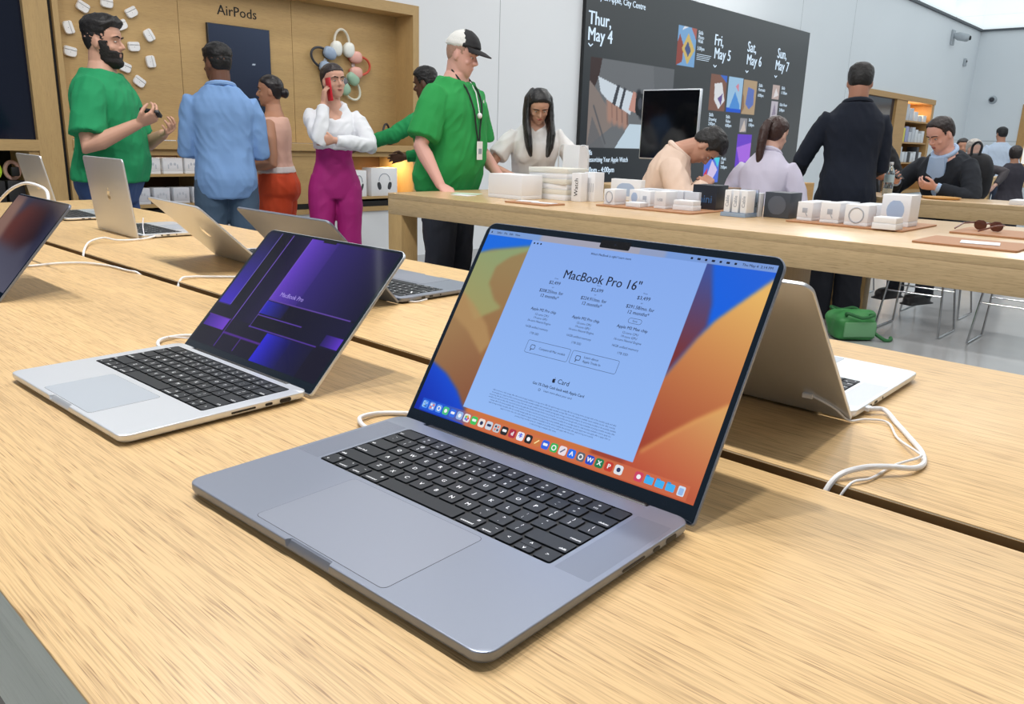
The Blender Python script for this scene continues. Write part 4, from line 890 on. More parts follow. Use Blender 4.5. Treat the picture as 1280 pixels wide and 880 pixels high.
# ------------------------------------------------------------------ goods on the table across the aisle
MAT_BR = mat('tan leather mat', (176, 128, 92), .6)
def tray(label, x0, x1, y0, y1, m=MAT_BR, name='display_mat', group='tan display mats'):
    b = NB(); pts = rrect(x1 - x0, y1 - y0, .01, 4); loft(b, [[(px * k, py * k, z) for px, py in pts] for z, k in ((0, .992), (.001, 1), (.006, 1), (.007, .99))])
    return tag(obj(name, b, m, None, False, ((x0 + x1) / 2, (y0 + y1) / 2, TT + .0004)), label, 'mat', group)
tray('tan mat under the row of white charger boxes right of the dark speaker box', 3.33, 3.78, 1.02, 1.50)
tray('tan mat with a flat white card, nearest the right edge of the table', 3.0, 3.28, .56, .885)
tray('tan mat with sunglasses and a dark puck at the right edge', 3.50, 3.80, .52, .90)
tray('tan mat with flat white cards in front of the big white boxes', 2.94, 3.10, 2.53, 2.80)
tray('tan mat under the small white boxes left of the dark box', 3.22, 3.62, 1.90, 2.44)
def ring_pic(t, hx, hy, h):
    b = NB(); pts = [(-hx - .0007, .62 * hy * math.cos(a), h * .5 + .36 * h * math.sin(a)) for a in np.linspace(0, 2 * PI, 25)]; tube(b, pts, .0028, 6); obj('printed_ring', b, mat('faint grey print', (176, 182, 194), .5), t)
def plug_pic(t, hx, hy, h):
    b = NB(); box(b, -hx - .0012, -hx + .001, -.011, .011, h * .42, h * .68, 0, .0005); tube(b, [(-hx - .0007, -.004, h * .42), (-hx - .0007, -.012, h * .25)], .0018, 6); obj('printed_picture', b, mat('faint grey print', (176, 182, 194), .5), t)
def disc_pic(t, hx, hy, h):
    b = NB(); ellip(b, (-hx - .0003, 0, h * .5), (.0014, .62 * hy, .34 * h), nu=16, nv=8); obj('printed_picture', b, mat('soft blue print', (172, 192, 222), .5), t)
def text_pic(s, size, m, up=False, face='x', dz=.5):
    def f(t, hx, hy, h):
        b = NB(); M = Matrix.Translation((-hx - .0008, 0, h * dz)) @ Matrix.Rotation(-PI / 2, 4, 'Z') @ Matrix.Rotation(PI / 2, 4, 'X')
        if up: M = M @ Matrix.Rotation(PI / 2, 4, 'Z')
        text_at(b, s, size, 0, 0, 0, 0, 'CENTER', .0004, M); obj('lettering', b, m, t, False)
    return f
MZ = .0075
B_ = 'boxed chargers on the right mat'
def cbox(label, x0, x1, y0, y1, h, pic=None, z=TT + MZ, name='charger_box', group=None, m=None, seam=True): return carton(name, label, 'box', x0, x1, y0, y1, z, z + h, m, group, pic, .0018, seam=seam)
cbox('white charger box, leftmost in the front row on the right mat', 3.385, 3.47, 1.408, 1.475, .078, plug_pic, group=B_)
cbox('white charger box, second in the front row, beside the ring-printed box', 3.375, 3.46, 1.29, 1.37, .084, plug_pic, group=B_)
cbox('white cube box with a printed grey ring on its face', 3.36, 3.45, 1.168, 1.262, .084, ring_pic, group=B_)
cbox('low flat white box, lower one under its twin at the right end of the row', 3.31, 3.395, 1.04, 1.132, .023, None, group=B_, seam=False)
cbox('low flat white box lying on its twin at the right end of the row', 3.312, 3.393, 1.042, 1.130, .023, None, TT + MZ + .0235, group=B_, seam=False)
cbox('tall white speaker box with a soft blue picture, behind the low flat boxes', 3.50, 3.62, 1.055, 1.168, .127, disc_pic, name='speaker_box')
for i, (y0, y1) in enumerate(((1.51, 1.58), (1.38, 1.45), (1.24, 1.34))):
    cbox('white box in the back row of the right mat, %s from the left' % ('first', 'second', 'third')[i], 3.56, 3.68, y0 - .06, y1 - .06, (.072, .076, .078)[i], None, TT + MZ, group='back row boxes', m=CARD2, seam=False)
DKBOX = mat('dark grey carton', (62, 68, 78), .4); DKSIDE = mat('speaker print', (46, 50, 58), .5)
def disc_dark(t, hx, hy, h):
    b = NB(); ellip(b, (-hx - .0003, 0, h * .5), (.0014, .72 * hy, .38 * h), nu=18, nv=10); obj('printed_picture', b, mat('dark sphere print', (88, 94, 106), .5), t)
cbox('dark grey speaker box between the clear stand and the white charger boxes', 3.46, 3.58, 1.545, 1.665, .112, disc_dark, TT + .0005, 'speaker_box', None, DKBOX, False)
# clear acrylic stand holding three slim cable boxes
t = tag(empty('acrylic_stand', (3.37, 1.74, TT + .0005)), 'clear acrylic stand holding slim white cable boxes', 'stand')
CLEAR = mat('clear acrylic', (226, 240, 252), .05, trans=1.0)
obj('base', BX(-.055, .055, -.062, .062, 0, .018, bev=.002), mat('pale blue acrylic', (186, 210, 238), .1, trans=.5), t, False); obj('back', BX(.049, .055, -.062, .062, .0185, .12, bev=.001), CLEAR, t, False)
for i in range(3):
    carton('cable_box', 'slim white cable box in the clear stand, %s from the left' % ('first', 'second', 'third')[i], 'box', 3.325, 3.40, 1.762 - i * .040, 1.792 - i * .040, TT + .0195, TT + .117, None, 'cable boxes in the clear stand', text_pic('Cable', .022, PRINT, True), .001, seam=False)
cbox('grey and white cable box beside the clear stand, next to the dark speaker box', 3.43, 3.47, 1.672, 1.70, .105, text_pic('1m', .02, DARKPRINT, True), TT + .0005, 'cable_box', None, CARD2, False)
# dark box with coloured lettering and its neighbours
cbox('black box with blue lettering beside the small white boxes', 3.49, 3.60, 1.925, 2.055, .122, text_pic('mini', .052, emis('blue print', (84, 150, 220), .25), dz=.45), TT + .0005, 'speaker_box', None, mat('black carton', (34, 38, 48), .35), False)
cbox('brown carton standing behind the black box with blue lettering', 3.66, 3.78, 1.95, 2.05, .105, None, TT + .0005, 'carton', None, mat('kraft card', (128, 98, 72), .6), False)
L_ = 'small white boxes on the left mat'
cbox('white box with a printed circle, leftmost on the left mat', 3.27, 3.37, 2.36, 2.425, .075, ring_pic, group=L_)
cbox('white box with a small plug picture, second on the left mat', 3.36, 3.44, 2.275, 2.335, .076, disc_pic, group=L_)
cbox('white box behind the flat thin box on the left mat', 3.35, 3.44, 2.205, 2.268, .074, plug_pic, group=L_)
cbox('flat thin white box lying in front on the left mat', 3.26, 3.33, 2.20, 2.285, .022, None, group=L_, seam=False)
cbox('white box with faint lettering in the middle of the left mat', 3.31, 3.41, 2.09, 2.155, .080, text_pic('USB', .018, PRINT), group=L_)
cbox('low white box, bottom one in the pair at the right end of the left mat', 3.325, 3.40, 1.95, 2.06, .023, None, group=L_, seam=False)
cbox('low white box stacked on its twin at the right end of the left mat', 3.327, 3.398, 1.952, 2.058, .022, None, TT + MZ + .0235, group=L_, seam=False)
cbox('wide white box standing upright behind the left mat', 3.70, 3.74, 2.50, 2.70, .112, disc_pic, TT + .0005, 'tall_box', None, None, False)
for i in range(4):
    cbox('white box in the back row behind the left mat, %s from the left' % ('first', 'second', 'third', 'fourth')[i], 3.47, 3.56, 2.27 - i * .088, 2.35 - i * .088, .078, None, TT + MZ, group='back row boxes on the left mat', m=CARD2, seam=False)
# big white boxes at the left
cbox('large white box at the left, biggest face towards the aisle', 3.135, 3.30, 2.86, 3.105, .126, None, TT + .0005, 'laptop_box', None, None, True)
for i in range(6):
    carton('slim_box', 'slim white box in the skewed pile behind the big box, %s from the bottom' % ('first', 'second', 'third', 'fourth', 'fifth', 'sixth')[i], 'box', 3.33, 3.52, 2.715 + .004 * (i % 3), 2.985 + .004 * (i % 2), TT + .0005 + i * .0275, TT + .0005 + i * .0275 + .0268, CARD if i % 2 == 0 else mat('cream card', (226, 224, 214), .5), 'pile of slim white boxes', None, .0015, rz=.04 * (i % 3 - 1), seam=True)
cbox('slim upright white box with dark upright lettering', 3.345, 3.40, 2.632, 2.695, .146, text_pic('Watch', .034, DARKPRINT, True), TT + .0005, 'upright_box', None, None, False)
cbox('slim upright box with a grey striped label', 3.42, 3.50, 2.60, 2.672, .150, text_pic('|||||', .05, mat('label stripe', (188, 192, 200), .5), False), TT + .0005, 'upright_box', None, None, False)
# tall white carrier bag with cord handles
t = tag(empty('paper_bag', (3.66, 2.93, TT + .0005)), 'tall white paper bag with pale cord handles behind the slim boxes', 'bag')
b = NB(); loft(b, [[(px * k, py * k2, z) for px, py in rrect(.10, .118, .004, 2)] for z, k, k2 in ((0, 1, 1), (.14, .96, 1), (.285, .82, 1.0))]); obj('body', b, CARD, t, False, None, 20)
for s in (-1, 1):
    b = NB(); tube(b, spline([(-.02, s * .053, .283), (-.02, s * .088, .28), (-.02, s * .108, .24), (-.02, s * .108, .16), (-.02, s * .102, .11)], 6), .004, 8); obj('handle', b, mat('pale cord', (206, 208, 212), .6), t)
# cards and small things lying about
def card(label, x, y, w, d, rz, z=0, m=CARD, name='card', h=.002):
    o = obj(name, BX(-w / 2, w / 2, -d / 2, d / 2, 0, h, bev=.0006), m, None, False, (x, y, TT + .0005 + z)); o.rotation_euler = (0, 0, rz); return tag(o, label, 'card')
card('flat white card on the tan mat nearest the right edge', 3.13, .70, .10, .12, .2, MZ); card('flat white card at the left end of the mat before the big boxes', 3.03, 2.72, .07, .10, .3, MZ); card('flat white card at the right end of the mat before the big boxes', 3.02, 2.60, .06, .12, .1, MZ)
card('pale green leaflet lying at the left end of the box table', 3.18, 3.32, .10, .16, .5, 0, mat('green leaflet', (196, 220, 200), .5)); card('white leaflet lying under the hand of the man in the cap', 3.08, 3.24, .08, .12, .1, 0, CARD)
t = tag(empty('charger', (3.47, 2.52, TT + .0005)), 'small white charger puck left of the leftmost small box', 'charger')
b = NB(); lathe(b, [(.018, 0), (.021, .002), (.021, .008), (.018, .010)], 20); obj('puck', b, WHITEP, t); b = NB(); tube(b, spline([(.02, 0, .004), (.05, .02, .003), (.07, .07, .003), (.04, .12, .003)], 6), .002, 8); obj('cord', b, CABLE, t)
t = tag(empty('sunglasses', (3.66, .80, TT + MZ + .001)), 'brown folded sunglasses on the mat at the right edge', 'sunglasses'); t.rotation_euler = (0, 0, 1.2)
for s in (-1, 1):
    b = NB(); ellip(b, (s * .034, 0, .020), (.028, .003, .021), nu=14, nv=8); obj('lens', b, mat('brown lens', (84, 46, 34), .15), t); b = NB(); tube(b, [(s * .064, 0, .028), (s * .066, .06, .026), (s * .050, .13, .008)], .0035, 7); obj('temple', b, mat('brown frame', (110, 62, 46), .3), t)
b = NB(); tube(b, [(-.008, 0, .026), (0, -.001, .029), (.008, 0, .026)], .003, 7); obj('bridge', b, mat('brown frame', (0, 0, 0)), t)
t = tag(empty('charger', (3.60, .60, TT + MZ + .001)), 'dark round puck on the mat at the right edge', 'charger')
b = NB(); lathe(b, [(.034, 0), (.040, .006), (.040, .026), (.030, .034)], 24); obj('puck', b, mat('dark puck', (44, 52, 58), .3), t); b = NB(); lathe(b, [(.022, .0342), (.020, .0362)], 20); obj('cap', b, mat('grey top', (160, 176, 180), .3), t)

# ------------------------------------------------------------------ things on the table behind
BOT = mat('clear bottle', (226, 240, 246), .04, trans=.9)
t = tag(empty('water_bottle', (5.93, 1.955, TT + .0005)), 'clear plastic water bottle standing beside the dark suited man', 'bottle')
b = NB(); lathe(b, [(.026, 0), (.032, .006), (.033, .05), (.031, .06), (.033, .07), (.031, .08), (.033, .09), (.033, .15), (.028, .175), (.014, .205), (.0125, .212)], 22); obj('body', b, BOT, t)
b = NB(); lathe(b, [(.0332, .095), (.0336, .096), (.0336, .144), (.0332, .145)], 22); obj('label_band', b, mat('bottle label', (190, 214, 224), .4), t)
b = NB(); lathe(b, [(.0145, .213), (.015, .215), (.015, .230), (.0135, .232)], 18); obj('cap', b, WHITEP, t)
t = tag(empty('smartphone', (6.10, 1.80, TT + .0005), .5), 'dark phone lying on the table in front of the seated man', 'phone'); obj('body', BX(-.04, .04, -.075, .075, 0, .008, bev=.003), mat('dark glass phone', (24, 26, 32), .15), t); obj('screen', BX(-.036, .036, -.071, .071, .0081, .0086), BLACKM, t)
b = NB(); lathe(b, [(.10, 0), (.115, .004), (.12, .014), (.115, .014), (.10, .008)], 28); tag(obj('serving_tray', b, mat('amber tray', (214, 164, 96), .4), None, True, (6.03, 1.63, TT + .0005)), 'round amber tray on the table by the hands of the seated man', 'tray')
carton('flat_box', 'flat white box lying on the back table near the right edge', 'box', 5.9, 6.1, .95, 1.2, TT + .0005, TT + .03, None, None, None, seam=True)
# big monitor seen over the bent man
t = tag(empty('monitor', (5.12, 3.26, TT + .0005), 0), 'silver framed monitor with a black screen behind the bent man in peach', 'monitor'); t.rotation_euler = (0, 0, 0)
obj('panel', BX(-.005, .022, -.245, .235, .195, .685, bev=.006), ALU, t); obj('screen', BX(-.0065, -.0051, -.236, .226, .205, .676), mat('black display glass', (12, 14, 18), .08), t)
obj('stand', BX(.02, .032, -.09, .09, .011, .40, bev=.003), ALU, t); obj('foot', BX(-.08, .11, -.09, .09, 0, .0105, bev=.003), ALU, t)
t5 = parsons('display_table', 'narrow oak table carrying the monitor behind the bent man', 4.95, 5.50, 2.75, 3.85)

# ------------------------------------------------------------------ stools with bent steel legs
def stool(label, x, y, rz=0, h=1.0):
    t = tag(empty('bar_stool', (x, y, .0003), rz), label, 'stool', 'stools with bent steel legs')
    for s in (-1, 1):
        b = NB(); pts = [(-.10, s * .15, .62), (-.185, s * .205, .02), (-.18, s * .207, .008), (-.165, s * .207, .0075), (.165, s * .207, .0075), (.18, s * .207, .008), (.185, s * .205, .02), (.10, s * .15, .62)]; tube(b, pts, .0072, 8); obj('leg_frame', b, CHROME, t)
    for xx in (-.148, .148): b = NB(); tube(b, [(xx, -.178, .28), (xx, .178, .28)], .0062, 8); obj('footrest', b, CHROME, t)
    for s in (-1, 1): b = NB(); tube(b, [(-.13, s * .172, .40), (.13, s * .172, .40)], .0055, 8); obj('stretcher', b, CHROME, t)
    b = NB(); loft(b, [[(px * k, py * k, z) for px, py in rrect(.34, .36, .06, 6)] for z, k in ((.618, .95), (.624, 1), (.645, 1.0), (.652, .96))]); obj('seat', b, OAKX, t)
    t.scale = (1, 1, h); return t
stool('steel-legged stool under the back table, near the dangling black shoes', 5.97, 1.65)
stool('steel-legged stool under the back table at the right edge of the photo', 5.97, 1.06)
stool('steel-legged stool under the man bent forward in the peach shirt', 4.30, 2.91, -.5, .78); stool('steel-legged stool under the woman with the ponytail', 4.60, 2.24, .2, .81)
stool('steel-legged stool under the seated man in the dark blazer', 6.78, 1.74, 0, .84); stool('steel-legged stool carrying the person in black', 7.16, 2.62)
# green bag on the floor
t = tag(empty('tote_bag', (5.36, 1.86, 0), -.7), 'crumpled green bag on the floor between the tables', 'bag')
GREENB = mat('green nylon', (70, 150, 84), .45, bump=(14, .5)); 
b = NB(); rings = []
for z, w, d in ((0, .26, .15), (.015, .31, .20), (.08, .32, .21), (.14, .29, .18), (.18, .27, .13), (.195, .2, .08)):
    rings.append([(px + .03 * noise.noise(V((px * 9, py * 9, z * 12))) * (1 + 2 * (z > .1)), py + .03 * noise.noise(V((py * 11 + 5, px * 8, z * 14))), z + (.03 * noise.noise(V((px * 12, py * 12, 3))) if z > .1 else 0)) for px, py in rrect(w, d, min(w, d) * .42, 8)])
loft(b, rings); o = obj('body', b, GREENB, t); m = o.modifiers.new('s', 'SUBSURF'); m.levels = m.render_levels = 2
for s in (-1, 1):
    b = NB(); tube(b, spline([(-.09, s * .06, .165), (-.11, s * .11, .19), (-.02, s * .135, .165), (.06, s * .125, .18), (.08, s * .05, .165)], 6), .011, 8); obj('strap', b, mat('green strap', (46, 112, 62), .6), t)
b = NB(); tube(b, spline([(.11, -.08, .05), (.17, -.12, .012), (.22, -.10, .012), (.25, -.05, .012)], 6), .012, 8); obj('strap', b, mat('green strap', (0, 0, 0)), t)
b = NB(); box(b, -.12, .10, -.114, -.100, .03, .13, 0, .008); obj('pocket', b, mat('pale green mesh', (120, 178, 130), .5), t)
# ------------------------------------------------------------------ people
def remesh(bm, voxel, smooth=3, name='m', wr=0.0, wscale=9, seed=0):
    """fuse overlapping closed shells into one continuous surface; wr adds cloth folds"""
    bmesh.ops.recalc_face_normals(bm, faces=bm.faces)
    me = bpy.data.meshes.new('tmp'); bm.to_mesh(me); bm.free(); o = bpy.data.objects.new('tmp', me); COL.objects.link(o)
    m = o.modifiers.new('r', 'REMESH'); m.mode = 'VOXEL'; m.voxel_size = voxel; m.adaptivity = 0
    if smooth: s = o.modifiers.new('s', 'SMOOTH'); s.factor = .5; s.iterations = smooth
    dg = bpy.context.evaluated_depsgraph_get(); out = bpy.data.meshes.new_from_object(o.evaluated_get(dg)); bpy.data.objects.remove(o); bpy.data.meshes.remove(me)
    if wr:
        n = len(out.vertices); co = np.empty(n * 3, np.float32); no = np.empty(n * 3, np.float32)
        out.vertices.foreach_get('co', co); out.vertex_normals.foreach_get('vector', no)
        co = co.reshape(-1, 3); no = no.reshape(-1, 3); d = np.empty(n, np.float32); nz = noise.noise
        for i, (x, y, z) in enumerate(co.tolist()):
            a = nz((x * wscale + seed, y * wscale, z * wscale * .55))
            bb = 1 - abs(nz((x * wscale * 1.6 + z * 7, y * wscale * 1.6 - z * 4, z * wscale * .7 + seed))) * 2
            d[i] = wr * (a * .8 + bb * .55)
        out.vertices.foreach_set('co', (co + no * d[:, None]).ravel()); out.update()
    out.name = name; return out
HZ = [0, .05, .13, .22, .31, .39, .50, .585, .70, .82, .91, .97, 1.0]
HF = [.235, .315, .325, .33, .325, .325, .305, .340, .335, .285, .20, .09, .0]
HBK = [.02, -.05, -.17, -.27, -.36, -.41, -.45, -.46, -.455, -.405, -.31, -.19, -.08]
HWD = [.085, .165, .232, .262, .285, .300, .312, .320, .322, .285, .215, .125, .02]
def hp(th, z):
    f, b, w = np.interp(z, HZ, HF), np.interp(z, HZ, HBK), np.interp(z, HZ, HWD)
    s, c = math.sin(th), math.cos(th); pw = lambda q: math.copysign(abs(q) ** .88, q)
    yc = (f + b) / 2; y = yc + (f - b) / 2 * pw(c); x = w * pw(s)
    if z < .3 and c > 0: y -= .05 * abs(s) * (.3 - z) / .3      # jaw narrows to the chin
    if .42 < z < .56 and c > .5: y -= .030 * math.exp(-((abs(x) - .135) / .06) ** 2) * math.exp(-((z - .495) / .035) ** 2)
    return V((x, y, z))
def head_shells(bm, M):
    zs = [.004, .02] + list(np.linspace(.05, .95, 30)) + [.975, .992, .999]; nt = 44
    loft(bm, [[M @ hp(2 * PI * i / nt, z) for i in range(nt)] for z in zs])
    def tb(pts, r): tube(bm, [M @ V(p) for p in pts], [q * M.median_scale for q in r], 10)
    tb([(0, .30, .56), (0, .338, .49), (0, .385, .42), (0, .405, .385), (0, .35, .345)], [.026, .032, .042, .048, .04])
    for s in (-1, 1):
        ellip(bm, M @ V((s * .04, .345, .365)), [q * M.median_scale for q in (.03, .035, .026)], None, 10, 8)
        R = M.to_3x3().normalized() @ Matrix.Rotation(s * -.28, 3, 'Z') @ Matrix.Rotation(.18, 3, 'X')
        ellip(bm, M @ V((s * .318, -.075, .44)), [q * M.median_scale for q in (.026, .078, .118)], R, 12, 10)
        ellip(bm, M @ V((s * .322, -.045, .355)), [q * M.median_scale for q in (.022, .034, .034)], R, 8, 6)
        tb([(s * .06, .325, .585), (s * .14, .318, .60), (s * .22, .27, .585)], [.022, .026, .02])
        ellip(bm, M @ V((s * .185, .225, .36)), [q * M.median_scale for q in (.07, .06, .065)], None, 10, 8)
    R = M.to_3x3().normalized()
    ellip(bm, M @ V((0, .318, .245)), [q * M.median_scale for q in (.088, .040, .018)], R, 12, 8); ellip(bm, M @ V((0, .312, .212)), [q * M.median_scale for q in (.078, .040, .020)], R, 12, 8)
    ellip(bm, M @ V((0, .255, .06)), [q * M.median_scale for q in (.085, .065, .055)], R, 10, 8)
def shell(M, fn, seed=0, rough=.0):
    """hair, beard or cap: head surface pushed out where fn(p) gives a thickness, tucked inside elsewhere"""
    bm = NB(); zs = list(np.linspace(.0, .96, 46)) + [.98, .992]; nt = 64; rings = []; c0 = V((0, -.06, .5))
    for z in zs:
        row = []
        for i in range(nt):
            th = 2 * PI * i / nt; p = hp(th, z); n = (p - c0); n.z *= .9; n.normalize(); d = fn(p, th)
            if d is None: d = -.05
            elif rough and p.z > .55: d += rough * noise.noise(p * 14 + V((seed, 0, 0))) + rough * .6 * noise.noise(p * 31)
            row.append(M @ (p + n * d))
        rings.append(row)
    loft(bm, rings); return bm
def line_y(y, pts): return float(np.interp(y, [p[0] for p in pts], [p[1] for p in pts]))
SHORT = [(-.46, .22), (-.30, .26), (-.17, .36), (-.10, .56), (-.02, .60), (.05, .46), (.09, .50), (.14, .70), (.22, .79), (.34, .81)]
BACKH = [(-.46, .12), (-.25, .18), (-.14, .32), (-.06, .52), (.02, .60), (.10, .68), (.2, .74), (.34, .79)]
def hair_fn(line, t=.035, top=0.0, fade=None, front=0.0):
    def f(p, th):
        L = line_y(p.y, line)
        if p.z < L: return None
        k = min(1, (p.z - L) / .07); d = t * (.25 + .75 * k)
        if fade: d = fade * (.3 + .7 * k) if p.z < .66 else d
        if p.z > .68: d += top * min(1, (p.z - .68) / .12)
        if p.y > .15 and p.z > .75: d += front
        return d
    return f
TOR_M = [(.455, .070, .055, .060, 0), (.49, .094, .064, .072, 0), (.53, .099, .066, .076, 0), (.57, .093, .066, .066, 0), (.62, .086, .064, .056, 0), (.67, .090, .067, .056, 0), (.72, .099, .071, .062, 0), (.755, .104, .068, .066, 0), (.782, .101, .058, .062, 0), (.803, .086, .049, .056, -.002), (.820, .066, .041, .047, -.004), (.836, .048, .036, .041, -.006), (.862, .036, .033, .036, -.006)]
TOR_F = [(.455, .074, .055, .062, 0), (.49, .100, .062, .078, 0), (.53, .103, .062, .078, 0), (.57, .090, .060, .062, 0), (.62, .074, .056, .050, 0), (.67, .079, .060, .050, 0), (.72, .088, .074, .056, 0), (.755, .091, .066, .058, 0), (.782, .088, .054, .055, 0), (.803, .074, .043, .049, -.002), (.820, .056, .036, .042, -.004), (.836, .040, .031, .036, -.006), (.862, .030, .028, .031, -.006)]
def hand(bm, w, d, pn, side, curl=.5, s=1.0, thumb=.6, curls=None):
    """palm and five jointed fingers; d = direction of the fingers, pn = palm normal, side +1 right hand"""
    d = d.normalized(); pn = (pn - d * pn.dot(d)).normalized(); th = d.cross(pn) * side
    k0 = w + d * .092 * s
    rings = []
    for t, hw, ht in ((-.012, .024, .018), (.012, .028, .017), (.045, .038, .0165), (.080, .041, .0145), (.096, .039, .012)):
        c = w + d * t * s; rings.append([c + th * (math.cos(a) * hw * s) + pn * (math.copysign(abs(math.sin(a)) ** .8, math.sin(a)) * ht * s) for a in np.linspace(0, 2 * PI, 17)[:-1]])
    loft(bm, rings)
    for i, (off, ln) in enumerate(((.031, .070), (.0105, .079), (-.0105, .073), (-.031, .057))):
        c = (curls[i] if curls else curl); p = w + d * (.090 - .006 * abs(i - 1.2)) * s + th * off * s; spread = th * (.10 * (1.5 - i) / 1.5)
        dd = (d + spread).normalized(); ax = dd.cross(pn).normalized(); pts = [p - dd * .02 * s, p]; a = 0
        for j, f in enumerate((.44, .31, .25)):
            a += c * (.75, .95, .7)[j]; q = Matrix.Rotation(a, 3, ax) @ dd; p = p + q * ln * f * s; pts.append(p)
        tube(bm, pts, [.0088 * s, .0092 * s, .0084 * s, .0077 * s, .0066 * s], 8)
    p = w + d * .022 * s + th * .024 * s; q1 = (th * .8 + d * .75 + pn * .35 * thumb).normalized(); q2 = (th * (.5 - .7 * thumb) + d * .8 + pn * (.3 + .5 * thumb)).normalized(); q3 = (q2 + d * .2 - th * .35 * thumb).normalized()
    tube(bm, [p - q1 * .012 * s, p, p + q1 * .040 * s, p + q1 * .040 * s + q2 * .031 * s, p + q1 * .040 * s + q2 * .031 * s + q3 * .024 * s], [.013 * s, .0135 * s, .0108 * s, .0096 * s, .0076 * s], 9)
    return w + d * .085 * s + pn * .028 * s
def person(label, pos, heading, H, skin, top, bottom, head=(0, 0, 0), lean=0.0, arms=None, hair=None, female=False, build=1.0, belly=0.0, seat=None, shoes=(40, 40, 44), beard=None, voxel=.0055, legs=None, hs=1.0, twist=0.0, brow=None, lips=None, neck_fwd=0.0, neck_down=0.0, eyes=True):
    root = tag(empty('person', (pos[0], pos[1], 0), math.radians(heading - 90)), label, 'person')
    SK = mat('skin %d %d %d' % skin, skin, .5, spec=.4)
    TOR = TOR_F if female else TOR_M; tpv = top.get('vneck', .012)
    hip = V((0, 0, .52 * H)); dz = (seat + .085 - .475 * H) if seat is not None else 0.0
    RL = Matrix.Rotation(-math.radians(lean), 3, 'X')
    def T(p):
        p = V(p); k = max(0, min(1, (p.z - hip.z + .06 * H) / (.20 * H))); R_ = Matrix.Rotation(-math.radians(lean) * k, 3, 'X') @ Matrix.Rotation(math.radians(twist) * k, 3, 'Z')
        q = hip + R_ @ (p - hip); return q + V((0, 0, dz))
    def torso(bm, z0, z1, inf=0.0, add=1.0, nring=None, flare=0.0):
        vn = tpv if z1 > .8 and inf > 0 else 0
        zs = np.linspace(z0, z1, nring or 16); a = [t[0] for t in TOR]; rings = []
        for z in zs:
            w, f, b, yo = [np.interp(z, a, [t[j] for t in TOR]) for j in (1, 2, 3, 4)]
            bl = belly * math.exp(-((z - .60) / .085) ** 2); hemk = max(0, (z0 + .10 - z) / .10) * flare
            w = (w * build * add + inf + hemk) * H + bl * .4; f = (f * (.5 + .5 * build) * add + inf + hemk) * H + bl; b = (b * (.5 + .5 * build) * add + inf + hemk * .6) * H
            row = []
            for i in range(28):
                th = 2 * PI * i / 28; s, c = math.sin(th), math.cos(th); pw = lambda q: math.copysign(abs(q) ** .82, q)
                zz = z - vn * max(0, (z - z1 + .07) / .07) * math.exp(-(s / .55) ** 2) * (c > 0)
                row.append(T((w * pw(s), yo * H + (f if c > 0 else b) * pw(c), zz * H)))
            rings.append(row)
        loft(bm, rings)
        if female and z1 > .74:
            for s in (-1, 1): ellip(bm, T((s * .042 * H, .044 * H, .718 * H)), [(q + inf * .6) * H for q in (.036, .030, .037)], Matrix.Rotation(-math.radians(lean), 3, 'X'), 14, 10)
    # skeleton of the arms
    A = {}
    for s, nm in ((1, 'R'), (-1, 'L')):
        sp = dict(e=(s * .27, .02, 1.05), w=(s * .24, .16, .85)); sp.update((arms or {}).get(nm, {}))
        sh = T((s * (.096 if female else .106) * H * (.5 + .5 * build), -.004 * H, .782 * H)); L1, L2 = .168 * H, .148 * H
        e = sh + (V(sp['e']) - sh).normalized() * L1; w = e + (V(sp['w']) - e).normalized() * L2
        hd = V(sp['hd']) if 'hd' in sp else (w - e).normalized(); pn = V(sp.get('pn', (-s, 0, -.2)))
        A[nm] = dict(sh=sh, e=e, w=w, hd=hd, pn=pn, s=s, curl=sp.get('curl', .45), thumb=sp.get('thumb', .6), curls=sp.get('curls'))
    # legs
    G = []
    for s in (1, -1):
        hj = V((s * .052 * H, 0, .50 * H + dz))
        if seat is not None: kn, an = V((s * .075 * H, .235 * H, seat + .06)), V((s * .07 * H, .215 * H, seat + .06 - .235 * H))
        else: kn, an = V((s * .056 * H, .012 * H, .275 * H)), V((s * .062 * H, -.012 * H, .045 * H))
        if legs and s in legs: kn, an = V(legs[s][0]), V(legs[s][1])
        G.append((s, hj, kn, an))
    # --- body: one fused surface
    bm = NB(); torso(bm, .456, .862, 0, .93)
    nb = T((0, -.008 * H, .845 * H)); hh = .130 * H * hs
    hy, hpch, hr = [math.radians(q) for q in head]
    HR = Matrix.Rotation(hy, 3, 'Z') @ Matrix.Rotation(-hpch, 3, 'X') @ Matrix.Rotation(hr, 3, 'Y')
    upn = (T((0, 0, .86 * H)) - T((0, 0, .80 * H))).normalized(); atl = nb + (upn * .75 + V((0, 0, .25))).normalized() * .048 * H + V((0, neck_fwd, -neck_down))
    HM = Matrix.Translation(atl) @ (HR.to_4x4()) @ Matrix.Scale(hh, 4) @ Matrix.Translation((0, .10, -.27))
    class MM:   # affine with a plain scale
        median_scale = hh
        def __init__(s, M): s.M = M; s.upright = Matrix.Rotation(hy, 3, 'Z')
        def __matmul__(s, v): return s.M @ v
        def to_3x3(s): return s.M.to_3x3()
    HMM = MM(HM)
    head_shells(bm, HMM)
    nr = (.029 if female else .034) * H
    tube(bm, [nb - upn * .03 * H, nb, atl, HM @ V((0, -.10, .42))], [nr * 1.25, nr * 1.06, nr, nr * .95], 16)
